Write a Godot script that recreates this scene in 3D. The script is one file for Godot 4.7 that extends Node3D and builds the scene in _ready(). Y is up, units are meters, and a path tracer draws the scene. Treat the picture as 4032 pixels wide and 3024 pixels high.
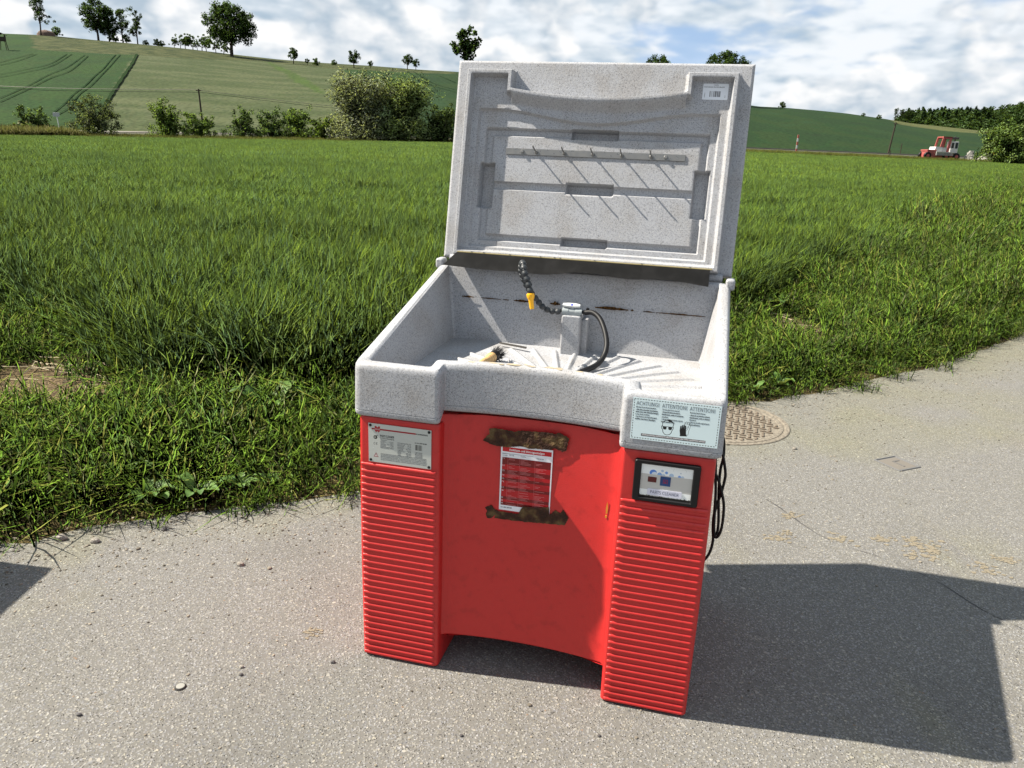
extends Node3D
# A red parts cleaning machine with its speckled lid open, on a country road beside a wheat field.

const EYE := 1.5404
const SKYLINE := [[-0.632,0.1118],[-0.576,0.1119],[-0.521,0.1088],[-0.466,0.1062],[-0.410,0.1032],[-0.354,0.0990],[-0.299,0.0954],[-0.243,0.0934],[-0.187,0.0924],[-0.131,0.0903],[-0.083,0.0895],[0.010,0.0851],[0.094,0.0804],[0.179,0.0731],[0.288,0.0640],[0.322,0.0637],[0.356,0.0623],[0.396,0.0601],[0.436,0.0563],[0.475,0.0519],[0.517,0.0492],[0.570,0.0458],[0.617,0.0389]]
const ROAD_EDGE := [[-16.0,3.5],[-6.0,-1.05],[-2.0,-2.66],[-1.42,-2.98],[-0.7,-3.26],[0.4,-3.98],[1.40,-4.90],[1.72,-4.97],[1.96,-5.12],[2.35,-5.31],[2.66,-5.60],[3.16,-5.91],[3.75,-6.37],[4.34,-6.90],[5.16,-7.62],[9.0,-11.2],[16.0,-19.0],[40.0,-47.0]]
const CROP_EDGE := [[-90.0,-40.0],[-30.0,-14.0],[-9.0,-6.6],[-4.3,-6.35],[-3.4,-6.0],[-2.8,-5.25],[-2.4,-4.78],[-1.9,-4.62],[-1.4,-4.66],[-1.0,-4.85],[0.6,-6.2],[2.24,-7.8],[3.3,-9.4],[4.2,-10.2],[6.3,-13.4],[9.6,-18.5],[21.5,-37.8],[61.0,-97.0],[80.0,-125.0]]

var rng := RandomNumberGenerator.new()
var taken := {}
var M := {}
var machine: Node3D


class MB:
	var v := PackedVector3Array()
	var f := PackedInt32Array()

	func tri(a: int, b: int, c: int) -> void:
		f.append(a); f.append(b); f.append(c)

	func quad(a: int, b: int, c: int, d: int) -> void:
		tri(a, b, c); tri(a, c, d)

	func loft(loops: Array, closed := true, cap0 := false, cap1 := false) -> void:
		var n: int = loops[0].size()
		var first := v.size()
		for l in loops:
			for p in l:
				v.append(p)
		var last := n if closed else n - 1
		for k in loops.size() - 1:
			for i in last:
				var j := (i + 1) % n
				var a := first + k * n
				quad(a + i, a + j, a + n + j, a + n + i)
		for e in 2:
			if not [cap0, cap1][e]:
				continue
			var at := first + (0 if e == 0 else (loops.size() - 1) * n)
			var mid := Vector3.ZERO
			for i in n:
				mid += v[at + i]
			v.append(mid / n)
			var c := v.size() - 1
			for i in n:
				var j := (i + 1) % n
				if e == 0: tri(at + j, at + i, c)
				else: tri(at + i, at + j, c)

	func solid() -> MB:
		# turns the whole shape inside out when its faces look inwards
		var sum := 0.0
		for k in range(0, f.size(), 3):
			var a := v[f[k]]
			sum += a.dot((v[f[k + 2]] - a).cross(v[f[k + 1]] - a)) / 1.0
		if sum < 0.0:
			flip()
		return self

	func flip() -> MB:
		for k in range(0, f.size(), 3):
			var t := f[k + 1]
			f[k + 1] = f[k + 2]
			f[k + 2] = t
		return self

	func add(o: MB, t := Transform3D()) -> void:
		var at := v.size()
		for p in o.v:
			v.append(t * p)
		for i in o.f:
			f.append(at + i)

	func mesh(angle := 40.0) -> ArrayMesh:
		var nf := f.size() / 3
		var big := PackedVector3Array()
		var unit := PackedVector3Array()
		big.resize(nf); unit.resize(nf)
		var at := []
		at.resize(v.size())
		for k in nf:
			var a := v[f[k * 3]]
			var n := (v[f[k * 3 + 2]] - a).cross(v[f[k * 3 + 1]] - a)
			big[k] = n
			unit[k] = n.normalized()
			for c in 3:
				var i := f[k * 3 + c]
				if at[i] == null: at[i] = PackedInt32Array([k])
				else: at[i].append(k)
		var lim := cos(deg_to_rad(angle))
		var pv := PackedVector3Array()
		var pn := PackedVector3Array()
		pv.resize(nf * 3); pn.resize(nf * 3)
		for k in nf:
			for c in 3:
				var i := f[k * 3 + c]
				var s := Vector3.ZERO
				for j in at[i]:
					if unit[j].dot(unit[k]) > lim:
						s += big[j]
				pv[k * 3 + c] = v[i]
				pn[k * 3 + c] = s.normalized() if s.length_squared() > 0.0 else unit[k]
		var arr := []
		arr.resize(Mesh.ARRAY_MAX)
		arr[Mesh.ARRAY_VERTEX] = pv
		arr[Mesh.ARRAY_NORMAL] = pn
		var m := ArrayMesh.new()
		m.add_surface_from_arrays(Mesh.PRIMITIVE_TRIANGLES, arr)
		return m


# ---------------------------------------------------------------- shape helpers

func rect_loop(cx: float, cz: float, hx: float, hz: float, r: float, y: float, seg := 3) -> PackedVector3Array:
	var p := PackedVector3Array()
	r = minf(r, minf(hx, hz) * 0.98)
	for q in 4:
		var sx: float = [1, -1, -1, 1][q]
		var sz: float = [1, 1, -1, -1][q]
		for i in seg + 1:
			var a := (q + float(i) / seg) * PI / 2
			p.append(Vector3(cx + sx * (hx - r) + cos(a) * r, y, cz + sz * (hz - r) + sin(a) * r))
	return p


func rbox(mb: MB, c: Vector3, s: Vector3, r := 0.004, seg := 3) -> MB:
	var h := s / 2
	r = minf(r, minf(h.x, minf(h.y, h.z)) * 0.9)
	var b := MB.new()
	var k := r * 0.3
	b.loft([rect_loop(c.x, c.z, h.x - r, h.z - r, r, c.y - h.y, seg), rect_loop(c.x, c.z, h.x - k, h.z - k, r, c.y - h.y + k, seg), rect_loop(c.x, c.z, h.x, h.z, r, c.y - h.y + r, seg),
		rect_loop(c.x, c.z, h.x, h.z, r, c.y + h.y - r, seg), rect_loop(c.x, c.z, h.x - k, h.z - k, r, c.y + h.y - k, seg), rect_loop(c.x, c.z, h.x - r, h.z - r, r, c.y + h.y, seg)], true, true, true)
	b.solid()
	mb.add(b)
	return mb


func tube(mb: MB, path: PackedVector3Array, radii: Array, sides := 8, caps := true) -> MB:
	var loops := []
	var side := Vector3.ZERO
	for i in path.size():
		var dir := (path[mini(i + 1, path.size() - 1)] - path[maxi(i - 1, 0)]).normalized()
		if side == Vector3.ZERO:
			side = dir.cross(Vector3.UP if absf(dir.y) < 0.9 else Vector3.RIGHT).normalized()
		side = (side - dir * side.dot(dir)).normalized()
		var up := dir.cross(side)
		var r: float = radii[mini(i, radii.size() - 1)]
		var l := PackedVector3Array()
		for k in sides:
			var a := TAU * k / sides
			l.append(path[i] + (side * cos(a) + up * sin(a)) * r)
		loops.append(l)
	var b := MB.new()
	b.loft(loops, true, caps, caps)
	b.solid()
	mb.add(b)
	return mb


func lathe(mb: MB, profile: Array, sides := 14, t := Transform3D()) -> MB:
	var loops := []
	for p in profile:
		var l := PackedVector3Array()
		for k in sides:
			var a := TAU * k / sides
			l.append(t * Vector3(cos(a) * p[0], p[1], sin(a) * p[0]))
		loops.append(l)
	var b := MB.new()
	b.loft(loops, true, true, true)
	b.solid()
	mb.add(b)
	return mb


func prism(mb: MB, outline: PackedVector2Array, thick: float, t := Transform3D()) -> MB:
	# a flat piece in its own xy plane from z = 0 to z = thick
	var b := MB.new()
	var n := outline.size()
	for z in [0.0, thick]:
		for p in outline:
			b.v.append(Vector3(p.x, p.y, z))
	var idx := Geometry2D.triangulate_polygon(outline)
	for k in range(0, idx.size(), 3):
		b.tri(n + idx[k], n + idx[k + 1], n + idx[k + 2])
		b.tri(idx[k], idx[k + 2], idx[k + 1])
	# sides follow the way the caps wind
	var sign := 1.0
	if idx.size() >= 3:
		var a := outline[idx[0]]
		sign = signf((outline[idx[1]] - a).cross(outline[idx[2]] - a))
	var poly := 0.0
	for i in n:
		poly += outline[i].cross(outline[(i + 1) % n])
	for i in n:
		var j := (i + 1) % n
		if sign * poly > 0: b.quad(i, j, n + j, n + i)
		else: b.quad(j, i, n + i, n + j)
	b.solid()
	mb.add(b, t)
	return mb


func spline(pts: Array, per := 6) -> PackedVector3Array:
	var c := Curve3D.new()
	for i in pts.size():
		var a: Vector3 = pts[maxi(i - 1, 0)]
		var b: Vector3 = pts[mini(i + 1, pts.size() - 1)]
		var t := (b - a) / 6.0
		c.add_point(pts[i], -t, t)
	var o := PackedVector3Array()
	for i in pts.size() - 1:
		for k in per:
			o.append(c.sample(i, float(k) / per))
	o.append(pts[pts.size() - 1])
	return o


func numbered(called: String) -> String:
	var n: int = taken.get(called, 0)
	taken[called] = n + 1
	return called if n == 0 else "%s_%03d" % [called, n]


func obj(called: String, m: Mesh, material: Material, parent: Node3D = null) -> MeshInstance3D:
	var o := MeshInstance3D.new()
	o.mesh = m
	o.material_override = material
	if parent == null:
		o.name = numbered(called)
		add_child(o)
	else:
		o.name = called
		parent.add_child(o, true)
	return o


func thing(called: String, label: String, category: String, at := Vector3.ZERO, turn := 0.0, group := "") -> Node3D:
	var o := Node3D.new()
	o.name = numbered(called)
	add_child(o)
	o.position = at
	o.rotation.y = turn
	return tag(o, label, category, group)


func tag(o: Node3D, label: String, category := "", group := "", kind := "") -> Node3D:
	if label: o.set_meta("label", label)
	if category: o.set_meta("category", category)
	if group: o.set_meta("group", group)
	if kind: o.set_meta("kind", kind)
	return o


func struct(o: Node3D) -> Node3D:
	o.set_meta("kind", "structure")
	return o


func mat(c: Color, rough := 0.8, metal := 0.0, spec := 0.5) -> StandardMaterial3D:
	var m := StandardMaterial3D.new()
	m.albedo_color = c.linear_to_srgb()
	m.roughness = rough
	m.metallic = metal
	m.metallic_specular = spec
	return m


func vmat(rough := 0.8, spec := 0.3) -> StandardMaterial3D:
	var m := mat(Color.WHITE, rough, 0.0, spec)
	m.vertex_color_use_as_albedo = true
	return m


func noise(freq: float, seed_: int, octaves := 4, kind := FastNoiseLite.TYPE_SIMPLEX_SMOOTH) -> FastNoiseLite:
	var n := FastNoiseLite.new()
	n.noise_type = kind
	n.frequency = freq
	n.seed = seed_
	n.fractal_octaves = octaves
	n.fractal_type = FastNoiseLite.FRACTAL_FBM if octaves > 1 else FastNoiseLite.FRACTAL_NONE
	return n


func noise_tex(freq: float, seed_: int, size := 512, octaves := 4, normal := false, strength := 4.0, ramp: Array = []) -> NoiseTexture2D:
	var t := NoiseTexture2D.new()
	t.width = size
	t.height = size
	t.seamless = true
	t.noise = noise(freq, seed_, octaves)
	t.as_normal_map = normal
	t.bump_strength = strength
	if ramp:
		var g := Gradient.new()
		g.offsets = PackedFloat32Array(ramp[0])
		g.colors = PackedColorArray(ramp[1])
		t.color_ramp = g
	return t


func tri_map(m: StandardMaterial3D, scale: float, world := false) -> StandardMaterial3D:
	m.uv1_triplanar = true
	m.uv1_world_triplanar = world
	m.uv1_scale = Vector3.ONE * scale
	m.uv1_triplanar_sharpness = 4.0
	return m


func along(table: Array, x: float) -> float:
	if x <= table[0][0]: return table[0][1]
	for i in range(1, table.size()):
		if x <= table[i][0]:
			return lerpf(table[i - 1][1], table[i][1], (x - table[i - 1][0]) / (table[i][0] - table[i - 1][0]))
	return table[table.size() - 1][1]


# ---------------------------------------------------------------- the lie of the land

func hill_foot(s: float) -> float: return 122.0 + 20.0 * smoothstep(-0.15, 0.35, s)
func hill_crest(s: float) -> float: return 330.0 - 40.0 * smoothstep(0.0, 0.5, s)

func plain_height(x: float, d: float) -> float:
	return 0.0225 * maxf(d - 8.0, 0.0) + (0.021 if x < 0.0 else -0.002) * x * clampf((d - 8.0) / 60.0, 0.0, 1.0)


func land(x: float, z: float) -> float:
	var d := -z
	if d < 60.0: return plain_height(x, d)
	var s := clampf(x / d, -1.2, 1.2)
	var a := hill_foot(s)
	if d <= a: return plain_height(x, d)
	var c := hill_crest(s)
	var hb := plain_height(s * a, a)
	var hc := EYE + along(SKYLINE, s) * c
	var t := minf((d - a) / (c - a), 1.0)
	var y := hb + (hc - hb) * t * (1.2 - 0.2 * t)
	if d > c: y -= (d - c) * 0.03
	return y


# ---------------------------------------------------------------- textures

func blot(px: PackedByteArray, size: int, cx: float, cy: float, ra: float, rb: float, ang: float, c: Color) -> void:
	# an ellipse that wraps round the edges of a square picture of three bytes a pixel
	var r := ceili(maxf(ra, rb))
	var ca := cos(ang)
	var sa := sin(ang)
	var cr := int(c.r * 255)
	var cg := int(c.g * 255)
	var cb := int(c.b * 255)
	for dy in range(-r, r + 1):
		for dx in range(-r, r + 1):
			var u := (dx * ca + dy * sa) / ra
			var w := (dy * ca - dx * sa) / rb
			if u * u + w * w > 1.0: continue
			var at := (posmod(int(cy) + dy, size) * size + posmod(int(cx) + dx, size)) * 3
			px[at] = cr
			px[at + 1] = cg
			px[at + 2] = cb


func picture(px: PackedByteArray, size: int) -> ImageTexture:
	return ImageTexture.create_from_image(Image.create_from_data(size, size, false, Image.FORMAT_RGB8, px))


func plain_px(size: int, c: Color) -> PackedByteArray:
	var im := Image.create(size, size, false, Image.FORMAT_RGB8)
	im.fill(c)
	return im.get_data()


func granite_picture() -> ImageTexture:
	var n := 1024
	var px := plain_px(n, Color(0.615, 0.622, 0.642))
	rng.seed = 5
	for i in 9000:
		var g := rng.randf_range(0.465, 0.575)
		blot(px, n, rng.randf() * n, rng.randf() * n, rng.randf_range(2.5, 7.0), rng.randf_range(1.2, 2.6), rng.randf() * PI, Color(g, g, g * 1.02))
	for i in 5000:
		var g := rng.randf_range(0.64, 0.71)
		blot(px, n, rng.randf() * n, rng.randf() * n, rng.randf_range(2.0, 5.0), rng.randf_range(1.2, 2.4), rng.randf() * PI, Color(g, g, g))
	for i in 1700:
		var g := rng.randf_range(0.34, 0.48)
		blot(px, n, rng.randf() * n, rng.randf() * n, rng.randf_range(2.5, 7.0), rng.randf_range(1.1, 2.2), rng.randf() * PI, Color(g, g, g * 1.03))
	for i in 150:
		var g := rng.randf_range(0.16, 0.3)
		blot(px, n, rng.randf() * n, rng.randf() * n, rng.randf_range(2.0, 5.0), rng.randf_range(1.5, 3.0), rng.randf() * PI, Color(g, g, g))
	return picture(px, n)


func asphalt_picture() -> ImageTexture:
	var n := 1536
	var px := plain_px(n, Color(0.44, 0.437, 0.428))
	rng.seed = 11
	for i in 52000:
		var g := clampf(rng.randfn(0.515, 0.055), 0.38, 0.62)
		var warm := rng.randf_range(-0.014, 0.018)
		var r := rng.randf_range(1.6, 4.4)
		blot(px, n, rng.randf() * n, rng.randf() * n, r, r * rng.randf_range(0.55, 1.0), rng.randf() * PI, Color(g + warm, g + warm * 0.5, g - warm))
	for i in 9000:
		var g := rng.randf_range(0.20, 0.33)
		blot(px, n, rng.randf() * n, rng.randf() * n, rng.randf_range(1.0, 2.6), rng.randf_range(0.8, 1.6), rng.randf() * PI, Color(g, g * 0.98, g * 0.95))
	for i in 900:
		var g := rng.randf_range(0.56, 0.65)
		var warm := rng.randf_range(0.0, 0.05)
		var r := rng.randf_range(2.4, 5.5)
		blot(px, n, rng.randf() * n, rng.randf() * n, r, r * rng.randf_range(0.5, 0.9), rng.randf() * PI, Color(g + warm * 0.4, g, g - warm))
	for i in 60:
		var g := rng.randf_range(0.54, 0.64)
		var r := rng.randf_range(5.0, 9.0)
		blot(px, n, rng.randf() * n, rng.randf() * n, r, r * rng.randf_range(0.5, 0.85), rng.randf() * PI, Color(g, g * 0.985, g * 0.95))
	for i in 30:
		blot(px, n, rng.randf() * n, rng.randf() * n, rng.randf_range(3, 5), rng.randf_range(2, 4), rng.randf() * PI, Color(0.52, 0.45, 0.39))
	return picture(px, n)


func soil_picture() -> ImageTexture:
	var n := 512
	var px := plain_px(n, Color(0.36, 0.30, 0.24))
	rng.seed = 17
	for i in 9000:
		var g := rng.randf_range(0.22, 0.52)
		var r := rng.randf_range(1.5, 7.0)
		blot(px, n, rng.randf() * n, rng.randf() * n, r, r * rng.randf_range(0.4, 1.0), rng.randf() * PI, Color(g, g * 0.86, g * 0.70))
	for i in 260:
		blot(px, n, rng.randf() * n, rng.randf() * n, rng.randf_range(6, 16), 1.2, rng.randf() * PI, Color(0.72, 0.66, 0.5))
	return picture(px, n)


func make_materials() -> void:
	M.granite = tri_map(mat(Color.WHITE, 0.55, 0.0, 0.45), 2.8)
	M.granite.albedo_texture = granite_picture()
	M.granite.normal_enabled = true
	M.granite.normal_texture = noise_tex(0.05, 3, 512, 3, true, 2.0)
	M.granite.normal_scale = 0.18
	M.granite.roughness_texture = noise_tex(0.02, 8, 256, 3, false, 1.0, [[0.0, 1.0], [Color(0.8, 0.8, 0.8), Color(1, 1, 1)]])
	for g in [M.granite]:
		g.detail_enabled = true
		g.detail_blend_mode = BaseMaterial3D.BLEND_MODE_MUL
		g.detail_uv_layer = BaseMaterial3D.DETAIL_UV_2
		g.uv2_triplanar = true
		g.uv2_scale = Vector3.ONE * 1.1
		g.detail_albedo = noise_tex(0.008, 24, 512, 6, false, 1.0, [[0.22, 0.40, 0.62, 1.0], [Color(0.955, 0.94, 0.92), Color(0.985, 0.98, 0.97), Color(1, 1, 1), Color(1, 1, 1)]])
	M.red = tri_map(mat(Color(0.48, 0.0190, 0.0175), 0.50, 0.0, 0.5), 4.0)
	M.red.normal_enabled = true
	M.red.normal_texture = noise_tex(0.09, 4, 512, 3, true, 2.5)
	M.red.normal_scale = 0.16
	M.red.albedo_texture = noise_tex(0.008, 21, 512, 6, false, 1.0, [[0.12, 0.34, 0.62, 0.95], [Color(0.93, 0.91, 0.91), Color(0.985, 0.98, 0.98), Color(1, 1, 1), Color(0.98, 1.0, 1.0)]])
	M.red.roughness_texture = noise_tex(0.012, 22, 256, 4, false, 1.0, [[0.2, 0.8], [Color(0.8, 0.8, 0.8), Color(1.0, 1.0, 1.0)]])
	M.asphalt = tri_map(mat(Color(0.80, 0.785, 0.752), 0.92, 0.0, 0.3), 1.0 / 1.3, true)
	M.asphalt.albedo_texture = asphalt_picture()
	M.asphalt.vertex_color_use_as_albedo = true
	M.asphalt.heightmap_enabled = true
	M.asphalt.heightmap_texture = M.asphalt.albedo_texture
	M.asphalt.heightmap_scale = 0.8
	M.soil = tri_map(mat(Color(0.85, 0.85, 0.85), 0.95, 0.0, 0.2), 1.4, true)
	M.soil.albedo_texture = soil_picture()
	M.soil.vertex_color_use_as_albedo = true
	M.soil.heightmap_enabled = true
	M.soil.heightmap_texture = M.soil.albedo_texture
	M.soil.heightmap_scale = 2.0
	M.far_land = vmat(0.95, 0.2)
	M.far_land.detail_enabled = true
	M.far_land.detail_blend_mode = BaseMaterial3D.BLEND_MODE_MUL
	M.far_land.detail_uv_layer = BaseMaterial3D.DETAIL_UV_2
	M.far_land.uv2_triplanar = true
	M.far_land.uv2_world_triplanar = true
	M.far_land.uv2_scale = Vector3(0.028, 0.028, 0.028)
	M.far_land.detail_albedo = noise_tex(0.03, 31, 1024, 6, false, 1.0, [[0.15, 0.5, 0.85], [Color(0.66, 0.70, 0.66), Color(0.90, 0.91, 0.89), Color(1, 1, 1)]])
	M.crop = vmat(0.38, 0.5)
	M.crop.backlight_enabled = true
	M.crop.backlight = Color(1.0, 1.0, 0.72)
	M.leaf = vmat(0.6, 0.3)
	M.leaf.backlight_enabled = true
	M.leaf.backlight = Color(1.0, 1.0, 0.70)
	M.bark = tri_map(mat(Color(0.055, 0.045, 0.035), 0.95, 0.0, 0.2), 1.0)
	M.bark.normal_enabled = true
	M.bark.normal_texture = noise_tex(0.08, 6, 256, 3, true, 8.0)
	M.black = mat(Color(0.007, 0.007, 0.008), 0.5, 0.0, 0.35)
	M.rubber = tri_map(mat(Color(0.42, 0.42, 0.43), 0.75, 0.0, 0.22), 3.0)
	M.rubber.albedo_texture = noise_tex(0.02, 9, 256, 4, false, 1.0, [[0.2, 0.55, 0.9], [Color(0.085, 0.088, 0.09), Color(0.115, 0.117, 0.12), Color(0.18, 0.18, 0.18)]])
	M.hose = mat(Color(0.009, 0.009, 0.010), 0.5, 0.0, 0.35)
	M.segment = mat(Color(0.022, 0.026, 0.030), 0.48)
	M.yellow = mat(Color(0.85, 0.42, 0.01), 0.45)
	M.steel = mat(Color(0.20, 0.198, 0.192), 0.45, 0.6)
	M.steel.roughness_texture = noise_tex(0.03, 40, 256, 4, false, 1.0, [[0.2, 0.8], [Color(0.6, 0.6, 0.6), Color(1, 1, 1)]])
	tri_map(M.steel, 5.0)
	M.dark_steel = mat(Color(0.06, 0.055, 0.05), 0.5, 0.6)
	M.grey_plastic = mat(Color(0.26, 0.29, 0.30), 0.5)
	M.pale_plastic = mat(Color(0.50, 0.52, 0.52), 0.5)
	M.blue = mat(Color(0.02, 0.03, 0.42), 0.4)
	M.ink = mat(Color(0.008, 0.008, 0.010), 0.7)
	M.red_ink = mat(Color(0.33, 0.006, 0.018), 0.7)
	M.white_ink = mat(Color(0.78, 0.76, 0.76), 0.7)
	M.grey_ink = mat(Color(0.10, 0.10, 0.11), 0.7)
	M.rust = tri_map(mat(Color.WHITE, 0.95, 0.0, 0.25), 2.5)
	M.rust.albedo_texture = noise_tex(0.03, 12, 512, 5, false, 1.0, [[0.15, 0.45, 0.7, 0.95], [Color(0.36, 0.335, 0.30), Color(0.44, 0.415, 0.375), Color(0.50, 0.475, 0.43), Color(0.41, 0.365, 0.32)]])
	M.dark_rust = mat(Color(0.130, 0.105, 0.080), 0.85, 0.0, 0.3)
	M.stain = tri_map(mat(Color.WHITE, 0.9, 0.0, 0.2), 9.0)
	M.stain.albedo_texture = noise_tex(0.05, 13, 256, 4, false, 1.0, [[0.2, 0.5, 0.8], [Color(0.10, 0.07, 0.04), Color(0.24, 0.16, 0.08), Color(0.46, 0.34, 0.2)]])
	M.tape = tri_map(mat(Color.WHITE, 0.75, 0.0, 0.3), 5.0)
	M.tape.albedo_texture = noise_tex(0.009, 14, 512, 3, false, 1.0, [[0.2, 0.45, 0.62, 0.8], [Color(0.21, 0.145, 0.11), Color(0.26, 0.175, 0.135), Color(0.30, 0.225, 0.15), Color(0.37, 0.30, 0.20)]])
	M.tape.normal_enabled = true
	M.tape.normal_texture = noise_tex(0.03, 15, 512, 3, true, 8.0)
	M.wood = tri_map(mat(Color(0.62, 0.42, 0.20), 0.6), 4.0)
	M.wood.uv1_scale = Vector3(30, 30, 4)
	M.wood.albedo_texture = noise_tex(0.02, 16, 256, 4, false, 1.0, [[0.2, 0.6, 0.9], [Color(0.72, 0.68, 0.6), Color(0.95, 0.93, 0.9), Color(1, 1, 1)]])
	M.board = tri_map(mat(Color(0.30, 0.21, 0.12), 0.85), 2.0)
	M.stone = tri_map(mat(Color(0.30, 0.28, 0.25), 0.9), 9.0)
	M.stone.albedo_texture = noise_tex(0.05, 18, 256, 4, false, 1.0, [[0.2, 0.8], [Color(0.7, 0.68, 0.65), Color(1, 1, 1)]])
	M.straw = mat(Color(0.36, 0.30, 0.19), 0.8)
	M.paint_red = mat(Color(0.33, 0.075, 0.065), 0.6)
	M.paint_white = mat(Color(0.52, 0.52, 0.50), 0.6)
	M.glass = mat(Color(0.03, 0.04, 0.045), 0.1)
	M.sand = tri_map(mat(Color(0.25, 0.222, 0.172), 0.95, 0.0, 0.2), 6.0)
	M.sand.albedo_texture = noise_tex(0.12, 19, 256, 3, false, 1.0, [[0.2, 0.8], [Color(0.72, 0.70, 0.66), Color(1, 1, 1)]])
	for k in 3:
		var dock := mat([Color(0.070, 0.135, 0.025), Color(0.085, 0.150, 0.030), Color(0.056, 0.112, 0.025)][k], 0.55, 0.0, 0.35)
		dock.backlight_enabled = true
		dock.backlight = Color(0.42, 0.46, 0.2)
		M["dock%d" % k] = dock
	M.gravel = tri_map(mat(Color(0.105, 0.108, 0.080), 0.95), 0.5, true)
	M.gravel.albedo_texture = M.stone.albedo_texture


# ---------------------------------------------------------------- sky

func sky_picture() -> ImageTexture:
	var w := 4096
	var h := 2048
	var px := PackedByteArray()
	px.resize(w * h * 3)
	var rows := []
	var wide := noise(0.42, 71, 4)
	var mid := noise(1.15, 72, 5)
	var fine := noise(6.5, 73, 6)
	var puff := noise(4.4, 74, 7)
	# worked out finely where the sky lies over the fields, in coarser steps overhead and behind
	for j in h:
		var fine_row := j > 1024 - 500 and j < 1100
		if not fine_row and j % 4 != 0:
			continue
		var up := sin((0.5 - (j + 0.5) / h) * PI)
		var round := cos((0.5 - (j + 0.5) / h) * PI)
		if up < -0.03:
			for i in w:
				var at0 := (j * w + i) * 3
				px[at0] = 150
				px[at0 + 1] = 158
				px[at0 + 2] = 160
			continue
		var y := maxf(up, 0.0)
		var far := 1.0 / (y + 0.16)
		var low := 1.0 - smoothstep(0.0, 0.30, y)
		for i in w:
			var sharp := fine_row and mini(i, w - 1 - i) < 560
			if not sharp and i % 4 != 0:
				if j % 4 == 0:
					for c in 3: px[(j * w + i) * 3 + c] = px[(j * w + i - i % 4) * 3 + c]
				continue
			if fine_row and not sharp and j % 4 != 0: continue
			var a := ((i + 0.5) / w - 0.5) * TAU
			var dx := sin(a) * round
			var dz := -cos(a) * round
			# the clouds' layer, seen from below
			var p := Vector3(dx * far, y * 1.6, dz * far)
			var n1 := wide.get_noise_3dv(p)
			var n2 := mid.get_noise_3dv(p)
			var n3 := fine.get_noise_3dv(p)
			var thick := 0.66 + n1 * 0.85 + n2 * 0.50 + n3 * 0.22 + low * 0.12
			var cover := smoothstep(0.20, 0.62, thick)
			# the side of each puff that faces the sun is white, its belly grey
			var q := p + Vector3(-0.10, 0.10, 0.0)
			var lit := clampf(0.48 + (n2 - mid.get_noise_3dv(q)) * 1.2 + n3 * 0.36 - n1 * 0.20 + low * 0.10, 0.0, 1.0)
			lit = lit * lit * (3.0 - 2.0 * lit)
			var cr := lerpf(0.44, 0.90, lit)
			var cg := lerpf(0.555, 0.94, lit)
			var cb := lerpf(0.665, 0.98, lit)
			# heaped puffs, white on top, grey beneath
			var pd := Vector3(dx, y * 1.7, dz)
			var c1 := 1.0 - absf(puff.get_noise_3dv(pd)) * 2.0
			var c2 := 1.0 - absf(puff.get_noise_3dv(pd + Vector3(-0.012, 0.035, 0.0))) * 2.0
			var heap := smoothstep(0.46, 0.76, c1 + n1 * 0.8 - 0.04) * (1.0 - smoothstep(0.30, 0.75, y)) * 0.92
			var top := clampf(0.48 + (c1 - c2) * 1.25 + n3 * 0.22, 0.0, 1.0)
			cr = lerpf(cr, lerpf(0.46, 1.0, top), heap)
			cg = lerpf(cg, lerpf(0.56, 1.0, top), heap)
			cb = lerpf(cb, lerpf(0.66, 1.0, top), heap)
			var br := lerpf(0.20, 0.56, low)
			var bg := lerpf(0.40, 0.72, low)
			var bb := lerpf(0.76, 0.92, low)
			var veil := 0.16
			cover = veil + (1.0 - veil) * cover
			var at := (j * w + i) * 3
			px[at] = int(255.0 * pow(lerpf(br, cr, cover), 0.4545))
			px[at + 1] = int(255.0 * pow(lerpf(bg, cg, cover), 0.4545))
			px[at + 2] = int(255.0 * pow(lerpf(bb, cb, cover), 0.4545))
	# the coarser steps fill the rows below them
	for j in h:
		if j % 4 == 0: continue
		var fine_row := j > 1024 - 500 and j < 1100
		var src := (j - j % 4) * w * 3
		var row := px.slice(src, src + w * 3)
		if fine_row:
			row = px.slice(j * w * 3, (j * w + 560) * 3) + row.slice(560 * 3, (w - 560) * 3) + px.slice((j * w + w - 560) * 3, (j + 1) * w * 3)
		rows.append([j, row])
	var im := Image.create_from_data(w, h, false, Image.FORMAT_RGB8, px)
	for r in rows:
		im.blit_rect(Image.create_from_data(w, 1, false, Image.FORMAT_RGB8, r[1]), Rect2i(0, 0, w, 1), Vector2i(0, r[0]))
	return ImageTexture.create_from_image(im)


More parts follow.
